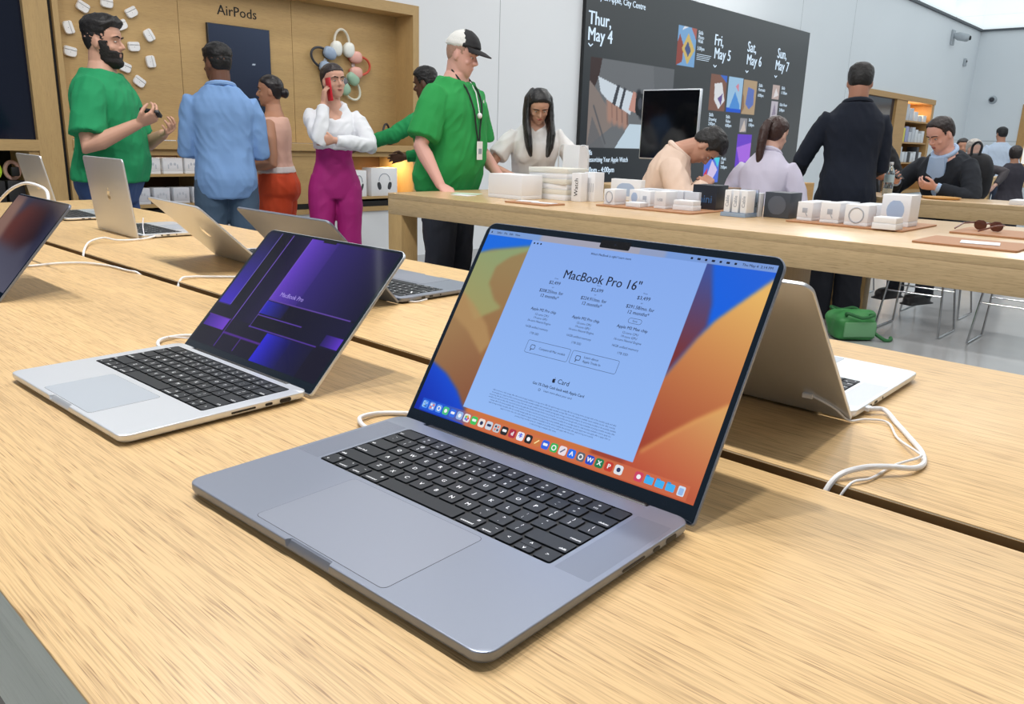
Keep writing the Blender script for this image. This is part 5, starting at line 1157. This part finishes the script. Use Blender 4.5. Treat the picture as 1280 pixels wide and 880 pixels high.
    for a in A.values():
        sh, e, w = a['sh'], a['e'], a['w']; k = (.90 if female else 1.0) * (.6 + .4 * build)
        inn = sh + (T((0, 0, .765 * H)) - sh) * .45
        tube(bm, [inn, sh, sh.lerp(e, .35), sh.lerp(e, .8), e, e.lerp(w, .25), e.lerp(w, .65), w], [q * H * k for q in (.021, .0260, .0270, .0235, .0225, .0235, .0185, .0148)], 14)
        a['hold'] = hand(bm, w, a['hd'], a['pn'], a['s'], a['curl'], H / 1.78 * (.92 if female else 1.0), a['thumb'], a['curls'])
    for s, hj, kn, an in G:
        tube(bm, [hj + V((0, 0, .02)), hj.lerp(kn, .3), hj.lerp(kn, .85), kn, kn.lerp(an, .3), kn.lerp(an, .8), an], [q * H for q in (.052, .050, .036, .033, .034, .023, .021)], 14)
        ellip(bm, an + V((0, .035 * H, -.022 * H)), (.024 * H, .065 * H, .020 * H))
    body = obj('body', remesh(bm, voxel, 2), SK, root)
    # --- shoes
    for s, hj, kn, an in G:
        b = NB(); ellip(b, an + V((0, .040 * H, -.020 * H)), (.030 * H, .080 * H, .026 * H), None, 18, 12, p=2.5); ellip(b, an + V((0, -.004 * H, .004 * H)), (.029 * H, .034 * H, .030 * H)); box(b, an.x - .029 * H, an.x + .029 * H, an.y - .036 * H, an.y + .118 * H, an.z - .044 * H, an.z - .036 * H, 0, .003)
        obj('shoe', remesh(b, .007, 2), mat('shoe %d %d %d' % shoes, shoes, .5), root)
    # --- trousers
    bc = bottom; b = NB(); z1 = bc.get('waist', .60); torso(b, .458, z1, bc.get('inf', .007), 1.0, 10)
    rr = bc.get('r', (.064, .060, .047, .043, .041, .036, .036)); 
    for s, hj, kn, an in G:
        end = an + (kn - an) * bc.get('hem', .0) - (kn - an).normalized() * .012 * H * (0 if bc.get('hem') else 1)
        tube(b, [hj + V((0, 0, .05 * H)), hj, hj.lerp(kn, .3), hj.lerp(kn, .85), kn, kn.lerp(end, .3), kn.lerp(end, .8), end], [rr[0] * H * .72, rr[0] * H * .93] + [q * H for q in rr[1:]], 18, None)
        if female or bc.get('glute'): ellip(b, V((s * .045 * H, -.048 * H, .505 * H + dz)), [q * H for q in (.050, .045, .052)])
    obj(bc.get('name', 'trousers'), remesh(b, .008, 3, wr=bc.get('wr', .004) * 1.8, wscale=10, seed=3.3), mat('cloth %d %d %d' % bc['col'], bc['col'], bc.get('rough', .85), bump=(220, .15)), root)
    if bc.get('belt'):
        b = NB(); torso(b, z1 - .022, z1 + .004, .0125, 1.0, 4); obj('belt', remesh(b, .006, 1), mat('belt %d %d %d' % bc['belt'], bc['belt'], .5), root)
        if bc.get('beltmark'):
            b = NB()
            for k in range(9):
                aa = -1.2 + k * .3; p = T((math.sin(aa) * .098 * H, math.cos(aa) * .085 * H, (z1 - .010) * H)); box(b, p.x - .009, p.x + .009, p.y - .012, p.y + .012, p.z - .012, p.z + .010, 0, .002)
            obj('belt_mark', b, DARKPRINT, root)
    # --- shirt, blouse or jacket, with sleeves
    tp = top; b = NB(); inf = tp.get('inf', .010); torso(b, tp.get('hem', .50), tp.get('neck', .842), inf, 1.0, 18, tp.get('flare', .004))
    sl = tp.get('sleeve', .72)
    for a in A.values():
        if sl <= 0: continue
        sh, e, w = a['sh'], a['e'], a['w']; k = (.92 if female else 1.0) * (.6 + .4 * build); ex = tp.get('loose', 1.0)
        inn = sh + (T((0, 0, .745 * H)) - sh) * .5
        pts = [(inn, .026), (sh, .0335), (sh.lerp(e, .2), .0365), (sh.lerp(e, .45), .0375)]
        if sl >= 1: pts += [(sh.lerp(e, .8), .034), (e, .033)] + [(e.lerp(w, t), r) for t, r in ((.3, .031), (.65, .027)) if t < sl - 1] + [(e.lerp(w, sl - 1), .0235)]
        else: pts += [(sh.lerp(e, sl), .0405)]
        tube(b, [p for p, r in pts], [r * H * k * ex for p, r in pts], 18, None)
    TM = mat('cloth %d %d %d' % tp['col'], tp['col'], tp.get('rough', .85), bump=(260, .12))
    obj(tp.get('name', 'shirt'), remesh(b, .0075, 3, wr=tp.get('wr', .0035) * 2.1, wscale=11, seed=pos[0] * 3), TM, root)
    if tp.get('collar'):
        b = NB(); pts = []
        for i in range(15):
            th = -2.75 + 5.5 * i / 14; pts.append(T((math.sin(th) * (.040 if female else .0465) * H, -.008 * H - math.cos(th) * (.038 if female else .044) * H, (.843 + .010 * math.cos(th)) * H)))
        tube(b, pts, .0135 * H if tp.get('bigcollar') else .0095 * H, 8); obj('collar', b, mat('cloth %d %d %d' % tp['collar'], tp['collar'], .8), root)
    if tp.get('inner'):   # shirt front seen in the open jacket
        b = NB(); rings = []
        for z, w in ((.60, .022), (.70, .030), (.78, .040), (.84, .034)):
            f = np.interp(z, [t[0] for t in TOR], [t[2] for t in TOR]) * (.5 + .5 * build) + inf + .004
            rings.append([T((x * w * H, (f - .012 * abs(x) + .003) * H + belly * math.exp(-((z - .60) / .085) ** 2) - d, z * H)) for d in (0,) for x in (-1, -.5, 0, .5, 1)] + [T((x * w * H, (f - .05) * H, z * H)) for x in (1, .5, 0, -.5, -1)])
        loft(b, rings); obj('shirt_front', b, mat('cloth %d %d %d' % tp['inner'], tp['inner'], .8), root)
        for a in A.values():
            b = NB(); e, w = a['e'], a['w']; tube(b, [e.lerp(w, .86), e.lerp(w, 1.0)], .0195 * H, 14, None); obj('cuff', b, mat('cloth %d %d %d' % tp['inner'], tp['inner'], .8), root)
    # --- hair, face
    if hair:
        HMAT = mat('hair %d %d %d' % hair['col'], hair['col'], hair.get('rough', .5), bump=(60, .5))
        b = shell(HMM, hair['fn'], pos[0], hair.get('noise', .010)); hobj = obj('hair', b, HMAT, root, True, None, 180)
        for nm, build_fn in hair.get('extra', {}).items(): 
            b = NB(); build_fn(b, HMM, hh); obj(nm, remesh(b, .008, 3, wr=.002, wscale=40), HMAT, root)
    if beard: obj('beard', shell(HMM, beard['fn'], 2, .012), mat('hair %d %d %d' % beard['col'], beard['col'], .7, bump=(60, .5)), root, True, None, 180)
    if eyes:
        for s in (-1, 1):
            b = NB(); ellip(b, HM @ V((s * .135, .286, .497)), [q * hh for q in (.043, .030, .0155)], HR, 12, 8); ellip(b, HM @ V((s * .135, .3065, .495)), [q * hh for q in (.019, .013, .0165)], HR, 10, 8, mi=1)
            obj('eye', b, [mat('eye white', (226, 222, 216), .3), mat('iris dark', (34, 24, 20), .2)], root)
            b = NB(); tube(b, [HM @ V(p) for p in ((s * .055, .348, .592), (s * .14, .345, .612), (s * .23, .282, .588))], [.016 * hh, .017 * hh, .008 * hh], 8); obj('eyebrow', b, mat('brow', brow or (40, 28, 22), .8), root)
        if lips:
            b = NB(); ellip(b, HM @ V((0, .334, .243)), [q * hh for q in (.085, .034, .017)], HR); ellip(b, HM @ V((0, .327, .212)), [q * hh for q in (.073, .034, .019)], HR); obj('lips', b, mat('lips', lips, .4), root)
    bpy.context.view_layer.update()
    return dict(root=root, A=A, HM=HM, hh=hh, HR=HR, T=T, M=root.matrix_world.copy(), H=H)
BLKHAIR = (20, 17, 18)
GREEN = (28, 148, 84)
JEANS = (52, 76, 122)
def beard_fn(p, th):
    up = .50 if abs(p.x) > .262 else .40 if abs(p.x) > .24 else .30 if abs(p.x) > .12 else .285
    if p.y < -.02 or p.z > up: return None
    if abs(p.x) < .085 and .19 < p.z < .262: return None
    return .030 + (.055 if p.z < .14 else .01) * (1 if p.y > .05 else .3)

# 1 bearded assistant, side on, looking at what he holds
P1 = person('man with black beard in green t-shirt and jeans, side on, holding a small dark device', (1.74, 4.62), -40, 1.785, (202, 156, 134),
    dict(col=(20, 140, 88), sleeve=.80, hem=.525, inf=.014, loose=1.18, wr=.005), dict(col=JEANS, waist=.585), (-4, 2, 0), 3, {'R': dict(e=(.30, .02, 1.14), w=(.24, .36, 1.29), pn=(-.5, .2, .8), curl=.75), 'L': dict(e=(-.25, .10, 1.13), w=(.02, .36, 1.22), pn=(.6, 0, .8), curl=.7)},
    dict(col=(22, 19, 20), fn=hair_fn(SHORT, .030, .075, .006, .05), noise=.03), build=1.12, belly=.05, beard=dict(col=(26, 21, 21), fn=beard_fn), voxel=.005)
# 2 man in the pale blue shirt, back to us
P2 = person('man in light blue shirt and grey jeans, back turned, by the bearded man', (2.60, 4.97), 66, 1.76, (112, 76, 60),
    dict(col=(126, 164, 216), sleeve=1.9, hem=.452, inf=.013, collar=(136, 172, 222), wr=.005, flare=.006, loose=1.0), dict(col=(74, 96, 120)), (32, 4, 0), 2, {'R': dict(e=(.225, .03, 1.08), w=(.15, .26, 1.10)), 'L': dict(e=(-.225, .03, 1.08), w=(-.13, .26, 1.10))},
    dict(col=(18, 16, 18), fn=hair_fn(SHORT, .028, .045, .008), noise=.02), build=.97, voxel=.006)
# 3 woman in tan top
def bun(b, M, hh): ellip(b, M @ V((0, -.50, .42)), (.17 * hh, .14 * hh, .17 * hh)); ellip(b, M @ V((0, -.40, .44)), (.16 * hh, .12 * hh, .15 * hh))
P3 = person('woman in tan sleeveless top and rust red trousers with a dark bun', (3.14, 5.25), 138, 1.62, (182, 132, 104),
    dict(name='tank_top', col=(222, 178, 160), sleeve=-1, hem=.575, inf=.007, neck=.812, wr=.002, vneck=.03), dict(col=(208, 74, 36), waist=.60, belt=(222, 216, 214), beltmark=True, r=(.076, .073, .062, .058, .056, .054, .052)), (4, 2, 0), 2,
    {'L': dict(e=(-.24, -.02, .99), w=(-.14, .24, .96)), 'R': dict(e=(.24, .0, .99), w=(.16, .24, 1.0))}, dict(col=(26, 20, 22), fn=hair_fn(BACKH, .022), noise=.006, rough=.35, extra={'hair_bun': bun}), True, 1.26, voxel=.006, lips=(170, 96, 90))
# 4 woman on the phone
P4 = person('woman in white blouse and magenta trousers talking on a red phone', (3.34, 4.83), 243, 1.70, (214, 164, 142),
    dict(name='blouse', col=(232, 234, 240), sleeve=1.92, hem=.656, inf=.010, neck=.838, vneck=.07, wr=.006, loose=1.04, flare=.0), dict(col=(172, 28, 122), waist=.672, inf=.005, r=(.060, .057, .047, .044, .044, .048, .052), rough=.7), (24, 2, 4), 1,
    {'R': dict(e=(.125, .22, 1.19), w=(.07, .13, 1.48), hd=(-.10, -.06, 1), pn=(-.9, -.2, .1), curl=.55, thumb=.3), 'L': dict(e=(-.20, .15, 1.19), w=(.20, .27, 1.20), hd=(1, .1, -.05), pn=(0, -1, .2), curl=.35)},
    dict(col=(44, 34, 34), fn=hair_fn(BACKH, .020), noise=.005, rough=.4, extra={'hair_bun': lambda b, M, hh: ellip(b, M @ V((0, -.50, .40)), (.12 * hh, .12 * hh, .14 * hh))}), True, .87, voxel=.005, lips=(186, 92, 96), shoes=(190, 160, 140))
# 5 assistant in long green sleeves
P5 = person('man in long-sleeved green top reaching to the cabinet counter, behind the man in the cap', (4.36, 4.89), 128, 1.76, (96, 66, 54),
    dict(col=GREEN, sleeve=1.95, hem=.47, inf=.012, wr=.005), dict(col=(30, 32, 38)), (-8, 12, 0), 8, {'L': dict(e=(-.26, .30, 1.22), w=(-.16, .70, 1.10), curl=.3), 'R': dict(e=(.26, .05, 1.06), w=(.2, .3, 1.05))},
    dict(col=(20, 18, 20), fn=hair_fn(SHORT, .035, .05), noise=.02), voxel=.006)
# 6 man in the trucker cap
def stubble(p, th): return None
P6 = person('man in green t-shirt and black and white cap leaning on the box table', (3.51, 3.845), 284, 1.86, (220, 168, 154),
    dict(col=(36, 150, 74), sleeve=.84, hem=.46, inf=.014, wr=.006, loose=1.2), dict(col=(40, 44, 56), r=(.070, .066, .054, .050, .048, .046, .046)), (12, 17, 0), 7,
    {'R': dict(e=(.34, .02, 1.12), w=(.36, .20, .93), hd=(.1, .75, -.45), pn=(-.2, -.2, -1), curl=.3), 'L': dict(e=(-.29, .06, 1.14), w=(-.22, .26, .98), hd=(0, .8, -.4), pn=(0, 0, -1), curl=.3)},
    dict(col=(176, 138, 120), fn=hair_fn(SHORT, .008), noise=.0), build=1.14, belly=.06, voxel=.005, brow=(150, 110, 90))
r = P6['root']; HMx, hh = P6['HM'], P6['hh']
class HMw:
    median_scale = hh
    def __matmul__(s, v): return HMx @ v
    def to_3x3(s): return HMx.to_3x3()
capline = [(-.46, .60), (-.2, .63), (.1, .68), (.34, .71)]
def capf(front):
    def f(p, th):
        if p.z < line_y(p.y, capline): return None
        if front and p.y < .03 - .16 * max(0, (p.z - .82) / .18): return None
        return (.068 if front else .062) + .035 * max(0, (p.z - .80) / .2)
    return f
obj('cap', shell(HMw(), capf(False)), mat('cap mesh white', (226, 226, 222), .8, bump=(160, .4)), r, True, None, 180)
obj('cap_front', shell(HMw(), capf(True)), mat('cap black', (22, 22, 26), .7), r, True, None, 180)
b = NB(); rows = []
for k in range(2):
    row = []
    for i in range(13):
        th = -1.15 + 2.3 * i / 12; row.append((math.sin(th) * .33, .05 + math.cos(th) * .33))
    rows.append(row)
up = []; 
for t, ext, z in ((0, 0, .70), (.5, .16, .685), (1.0, .36, .625)):
    up.append([(math.sin(-1.2 + 2.4 * i / 12) * (.36 - .03 * t), .04 + math.cos(-1.2 + 2.4 * i / 12) * .33 + ext * max(0, math.cos((-1.2 + 2.4 * i / 12) * 1.15)), z - .03 * abs(math.sin(-1.2 + 2.4 * i / 12)) * t) for i in range(13)])
va = [[b.verts.new(HMx @ V(p)) for p in row] for row in up]; vb = [[b.verts.new(HMx @ V((p[0], p[1], p[2] + .022))) for p in row] for row in up]
for g, fl in ((va, 1), (vb, 0)):
    for a_, c_ in zip(g[:-1], g[1:]):
        for i in range(12): b.faces.new((a_[i], a_[i + 1], c_[i + 1], c_[i]) if fl else (a_[i], c_[i], c_[i + 1], a_[i + 1]))
for i in range(12): b.faces.new((va[-1][i], va[-1][i + 1], vb[-1][i + 1], vb[-1][i])); b.faces.new((va[0][i + 1], va[0][i], vb[0][i], vb[0][i + 1]))
for i in (0, 12):
    for j in range(2): b.faces.new((va[j][i], va[j + 1][i], vb[j + 1][i], vb[j][i]))
obj('cap_brim', b, mat('cap black', (0, 0, 0)), r)
# lanyard with a white badge, worn by him: a thing of its own round the neck
def chest(P, x, z, off=.012):
    """point on the shirt front in world space, found by casting at the built shirt"""
    root = P['root']; sh = [c for c in root.children if c.name.split('.')[0] in ('shirt', 'blouse', 'jacket')][0]
    p0 = P['T']((x, 0, z)); ok, loc, n, i = sh.ray_cast(p0 + V((0, .6, 0)), V((0, -1, 0)))
    return root.matrix_world @ ((loc if ok else p0 + V((0, .12, 0))) + V((0, off, 0)))
H6 = 1.86; t = tag(empty('lanyard', tuple(P6['root'].matrix_world @ P6['T']((0, 0, .84 * H6)))), 'dark lanyard with a white badge on the green shirt of the man in the cap', 'lanyard')
o0 = V(t.location)
for s in (-1, 1):
    pts = [P6['root'].matrix_world @ P6['T']((s * .062, -.01, .868 * H6))] + [chest(P6, s * .075 * (1 - k) ** .8 + .02 * k, (.835 - .20 * k) * H6) for k in np.linspace(.12, 1, 9)]
    b = NB(); tube(b, [p - o0 for p in pts], .0055, 7); obj('strap', b, mat('lanyard strap', (26, 34, 34), .7), t)
c = chest(P6, .02, .615 * H6, .016) - o0; b = NB(); box(b, -.030, .030, -.003, .003, -.055, .055, 0, .002); xform(b, Matrix.Translation(c) @ Matrix.Rotation(math.radians(284 - 90), 4, 'Z')); obj('badge', b, WHITEP, t, False)
b = NB(); box(b, -.018, .018, -.0042, -.0032, -.02, .012); box(b, -.018, .018, .0032, .0042, -.02, .012); xform(b, Matrix.Translation(c) @ Matrix.Rotation(math.radians(284 - 90), 4, 'Z')); obj('badge_print', b, PRINT, t, False)
t2 = tag(empty('necklace', tuple(o0)), 'thin white cord with a small tag on the shirt of the man in the cap', 'necklace')
b = NB(); tube(b, [chest(P6, x, z * H6, .010) - o0 for x, z in ((-.045, .835), (-.03, .80), (-.012, .77), (.0, .735))], .004, 6); obj('cord', b, WHITEP, t2); b = NB(); ellip(b, chest(P6, 0, .727 * H6, .010) - o0, (.016, .016, .018)); obj('pendant', b, WHITEP, t2)
b = NB(); apple_logo(b, .018, 0); M_ = Matrix.Translation(chest(P6, -.095, .775 * H6, .006)) @ Matrix.Rotation(math.radians(284 - 90), 4, 'Z') @ Matrix.Rotation(PI / 2, 4, 'X') @ Matrix.Rotation(PI, 4, 'Y')
xform(b, P6['root'].matrix_world.inverted() @ M_); obj('shirt_emblem', b, WHITEP, P6['root'], False)
# 7 woman with long black hair looking down
def longhair(b, M, hh):
    c = M @ V((0, -.06, .55)); W = M.upright
    for s in (-1, 1):
        for dx, y0, y1, r in ((.345, -.06, .10, .095), (.335, .06, .22, .065), (.33, -.17, .0, .11)):
            tube(b, [c + W @ (V(p) * hh) for p in ((s * dx * .55, y0 - .05, .38), (s * dx, y0, .16), (s * (dx + .04), y0 + .03, -.2), (s * (dx + .05), y0 + .10, -.55), (s * (dx + .05), y1 + .24, -.95), (s * dx, y1 + .30, -1.35), (s * (dx - .06), y1 + .28, -1.62))], [q * hh for q in (r, r * 1.2, r * 1.2, r * 1.25, r * 1.25, r * 1.1, r * .5)], 12)
        tube(b, [c + W @ (V(p) * hh) for p in ((s * .16, -.30, .34), (s * .25, -.40, .0), (s * .26, -.46, -.4), (s * .24, -.46, -.9), (s * .2, -.44, -1.2))], [q * hh for q in (.14, .16, .16, .15, .07)], 12)
LONG = [(-.46, .05), (-.1, .2), (.05, .42), (.14, .62), (.22, .76), (.34, .88)]
P7 = person('woman with long black hair in white top looking down at the box table', (4.29, 3.825), 232, 1.60, (208, 162, 140),
    dict(name='blouse', col=(236, 236, 236), sleeve=.66, hem=.48, inf=.011, wr=.005, loose=1.1, vneck=.04), dict(col=(40, 42, 52)), (0, 38, 2), 16,
    {'R': dict(e=(.30, .16, 1.06), w=(.10, .42, .95), hd=(-.6, .7, -.15), pn=(0, -.2, -1)), 'L': dict(e=(-.29, .16, 1.06), w=(-.12, .40, .95), hd=(.5, .8, -.15), pn=(0, -.2, -1))},
    dict(col=(16, 15, 18), fn=hair_fn(LONG, .045), noise=.008, rough=.35, extra={'long_hair': longhair}), True, 1.02, voxel=.005, lips=(160, 88, 82), neck_fwd=.02)
# 8 man in peach bending forward
P8 = person('man in peach shirt bent forward with his head bowed, black hair', (4.293, 2.91), 300, 1.72, (196, 148, 126),
    dict(col=(226, 200, 182), sleeve=1.9, hem=.47, inf=.013, collar=(230, 206, 190), wr=.005, loose=1.15), dict(col=(40, 44, 58)), (-4, 72, 0), 26,
    {'R': dict(e=(.26, .24, .98), w=(.08, .42, 1.02), curl=.9), 'L': dict(e=(-.26, .24, .98), w=(-.04, .42, 1.02), curl=.9)}, dict(col=(20, 18, 20), fn=hair_fn(SHORT, .05, .06), noise=.02), seat=.51, voxel=.0055, neck_fwd=.07, neck_down=.05)
# 9 woman with ponytail, seen from behind
def ponytail(b, M, hh): tube(b, [M @ V(p) for p in ((0, -.40, .72), (0, -.56, .66), (0, -.64, .45), (0, -.62, .12), (0, -.56, -.25), (.02, -.46, -.62), (.02, -.40, -.85))], [q * hh for q in (.10, .12, .14, .14, .12, .08, .03)], 12)
P9 = person('woman with brown ponytail in lilac white shirt sitting with her back turned', (4.60, 2.27), 8, 1.60, (222, 178, 160),
    dict(name='blouse', col=(206, 202, 222), sleeve=1.9, hem=.47, inf=.013, wr=.004, loose=1.05, collar=(210, 206, 226)), dict(col=(48, 50, 64)), (-14, 16, 0), 20,
    {'R': dict(e=(.20, .12, .96), w=(.10, .36, .98)), 'L': dict(e=(-.20, .12, .96), w=(-.10, .36, .98))}, dict(col=(58, 36, 32), fn=hair_fn(BACKH, .026), noise=.008, rough=.4, extra={'ponytail': ponytail}), True, .92, seat=.53, voxel=.006)
# 10 dark suited man, back to us
P10 = person('tall man in dark navy suit standing with his back turned', (5.60, 2.115), 32, 1.80, (176, 126, 104),
    dict(name='jacket', col=(20, 28, 44), sleeve=1.96, hem=.44, inf=.017, wr=.004, loose=1.0, collar=(24, 32, 48), rough=.9), dict(col=(16, 20, 32), r=(.064, .060, .050, .048, .048, .050, .050)), (-10, 20, 0), 3,
    {'L': dict(e=(-.30, .06, 1.14), w=(-.30, .30, .98), curl=.4), 'R': dict(e=(.21, .05, 1.14), w=(.10, .28, 1.06))}, dict(col=(18, 16, 18), fn=hair_fn(SHORT, .028, .03), noise=.008), build=.86, voxel=.006, legs={1: ((.09, .02, .50), (.10, -.01, .085)), -1: ((-.09, .02, .50), (-.10, -.01, .085))}, shoes=(18, 18, 20))
# 11 person in black, mostly hidden behind the suit
P11 = person('person in black clothes and black shoes on a stool, mostly hidden behind the suit', (7.12, 2.60), 205, 1.66, (170, 112, 84),
    dict(name='sweater', col=(18, 18, 22), sleeve=1.9, hem=.46, inf=.014, wr=.004, loose=1.2), dict(col=(20, 20, 24)), (0, 20, 0), 14,
    {'R': dict(e=(.26, .2, 1.02), w=(.10, .42, 1.0), curl=.7), 'L': dict(e=(-.26, .22, 1.02), w=(-.16, .45, 1.02), curl=.7)}, dict(col=(20, 18, 18), fn=hair_fn(BACKH, .03), noise=.01), True, 1.05, seat=.652, voxel=.008, shoes=(16, 16, 18),
    legs={1: ((.12, .36, .66), (.13, .30, .30)), -1: ((-.10, .36, .66), (-.11, .24, .29))})
# 12 seated man in blazer using a phone
P12 = person('man in dark blazer and light blue shirt looking down at his phone', (6.74, 1.73), 162, 1.72, (222, 170, 154),
    dict(name='jacket', col=(24, 30, 40), sleeve=1.9, hem=.45, inf=.015, neck=.830, vneck=.05, wr=.004, loose=1.05, inner=(166, 192, 226), collar=(170, 196, 230)), dict(col=(36, 42, 54)), (-14, 30, 0), 24,
    {'R': dict(e=(.27, .26, 1.0), w=(.13, .52, 1.02), hd=(-.35, .8, .15), pn=(-.6, -.2, .7), curl=.75, thumb=.9), 'L': dict(e=(-.26, .24, .99), w=(-.01, .50, 1.02), hd=(.6, .6, .1), pn=(.5, -.3, .7), curl=.75, thumb=.9)},
    dict(col=(40, 30, 30), fn=hair_fn([(-.46, .2), (-.30, .24), (-.17, .36), (-.10, .56), (-.02, .60), (.05, .46), (.09, .52), (.14, .76), (.22, .86), (.34, .93)], .03, .02), noise=.01), build=1.0, seat=.55, hs=1.04, voxel=.005, lips=(190, 120, 112))
# far visitors
P13 = person('distant man in pale blue shirt seen from behind near the right edge', (15.2, 3.36), 25, 1.66, (190, 140, 116), dict(col=(206, 220, 240), sleeve=1.0, hem=.48, inf=.013, loose=1.2), dict(col=(60, 70, 90)), (20, 5, 0), 3, None, dict(col=(24, 22, 24), fn=hair_fn(SHORT, .04, .03)), voxel=.012, eyes=False)
P14 = person('distant grey-haired person behind the shoulder of the seated man', (9.95, 2.47), 200, 1.38, (206, 166, 150), dict(name='sweater', col=(70, 66, 70), sleeve=1.9, hem=.46, inf=.013), dict(col=(50, 52, 60)), (40, 10, 0), 6, None, dict(col=(176, 170, 164), fn=hair_fn(BACKH, .06, .02), noise=.03), True, voxel=.011, eyes=False)
P15 = person('distant person with dark hair in dark clothes at the right edge', (10.7, 2.19), 30, 1.33, (180, 134, 110), dict(name='sweater', col=(46, 44, 54), sleeve=1.9, hem=.46, inf=.013), dict(col=(40, 40, 48)), (0, 5, 0), 4, None, dict(col=(36, 28, 28), fn=hair_fn(LONG, .06), noise=.02), True, voxel=.011, eyes=False)
P16 = person('distant dark-haired person behind the head of the seated man', (10.85, 2.80), 200, 1.40, (190, 140, 116), dict(name='sweater', col=(40, 44, 56), sleeve=1.9, hem=.46, inf=.013), dict(col=(40, 40, 48)), (0, 5, 0), 4, None, dict(col=(36, 30, 30), fn=hair_fn(SHORT, .06)), voxel=.011, eyes=False)
# phones in hands
def held_phone(P, a, label, col, size=(.036, .073, .0045), mats=None, tilt=None, off=(0, 0, 0), name='smartphone'):
    A = P['A'][a]; M = P['M']; R = M.to_3x3(); z = (R @ A['pn']).normalized(); y = (R @ A['hd']).normalized(); y = (y - z * y.dot(z)).normalized(); x = y.cross(z)
    t = empty(name); t.matrix_world = Matrix.Translation(M @ (A['hold'] + V(off))) @ Matrix((x, y, z)).transposed().to_4x4()
    tag(t, label, 'phone'); obj('body', BX(-size[0], size[0], -size[1], size[1], -size[2], size[2], bev=.002), col, t); obj('screen', BX(-size[0] + .003, size[0] - .003, -size[1] + .003, size[1] - .003, size[2], size[2] + .0006), BLACKM, t, False)
    return t
held_phone(P1, 'R', 'small dark device in the hand of the bearded man', mat('dark device', (30, 30, 36), .4), (.024, .05, .008))
held_phone(P4, 'R', 'red phone held to the ear by the woman in white', mat('red phone case', (206, 34, 52), .4), (.037, .074, .006), off=(-.01, .0, .02))
held_phone(P12, 'R', 'dark phone held by the seated man in the blazer', mat('dark glass phone', (0, 0, 0)), (.036, .073, .0045), off=(0, .0, .01))
# backpack of the seated man
Mw = P12['M']; t = tag(empty('backpack', tuple(Mw @ V((0, -.14, .90)))), 'black backpack on the back of the seated man in the blazer', 'backpack'); t.rotation_euler = (0, 0, math.radians(162 - 90))
b = NB(); ellip(b, (0, -.06, .14), (.125, .07, .18), None, 20, 14, p=3); obj('body', remesh(b, .01, 2, wr=.006), mat('black nylon', (22, 24, 30), .7), t)
b = NB(); tube(b, spline([(-.03, -.02, .30), (-.035, -.03, .37), (0, -.035, .40), (.035, -.03, .37), (.03, -.02, .30)], 6), .009, 8); obj('handle', b, mat('black nylon', (0, 0, 0)), t)
# wooden crate far behind the suited man's hand
t = tag(empty('display_crate', (8.5, 3.75, 0)), 'tan wooden stand with small lights far behind the hand of the suited man', 'stand')
obj('body', BX(-.14, .14, -.14, .14, 0, .86, bev=.004), OAKF, t, False)
b = NB(); lathe(b, [(.05, .861), (.06, .88), (.02, .90)], 16, (-.05, 0, 0)); lathe(b, [(.05, .861), (.06, .88), (.02, .90)], 16, (.08, .03, 0)); obj('lights', b, emis('small lights', (255, 244, 220), 1.0), t)
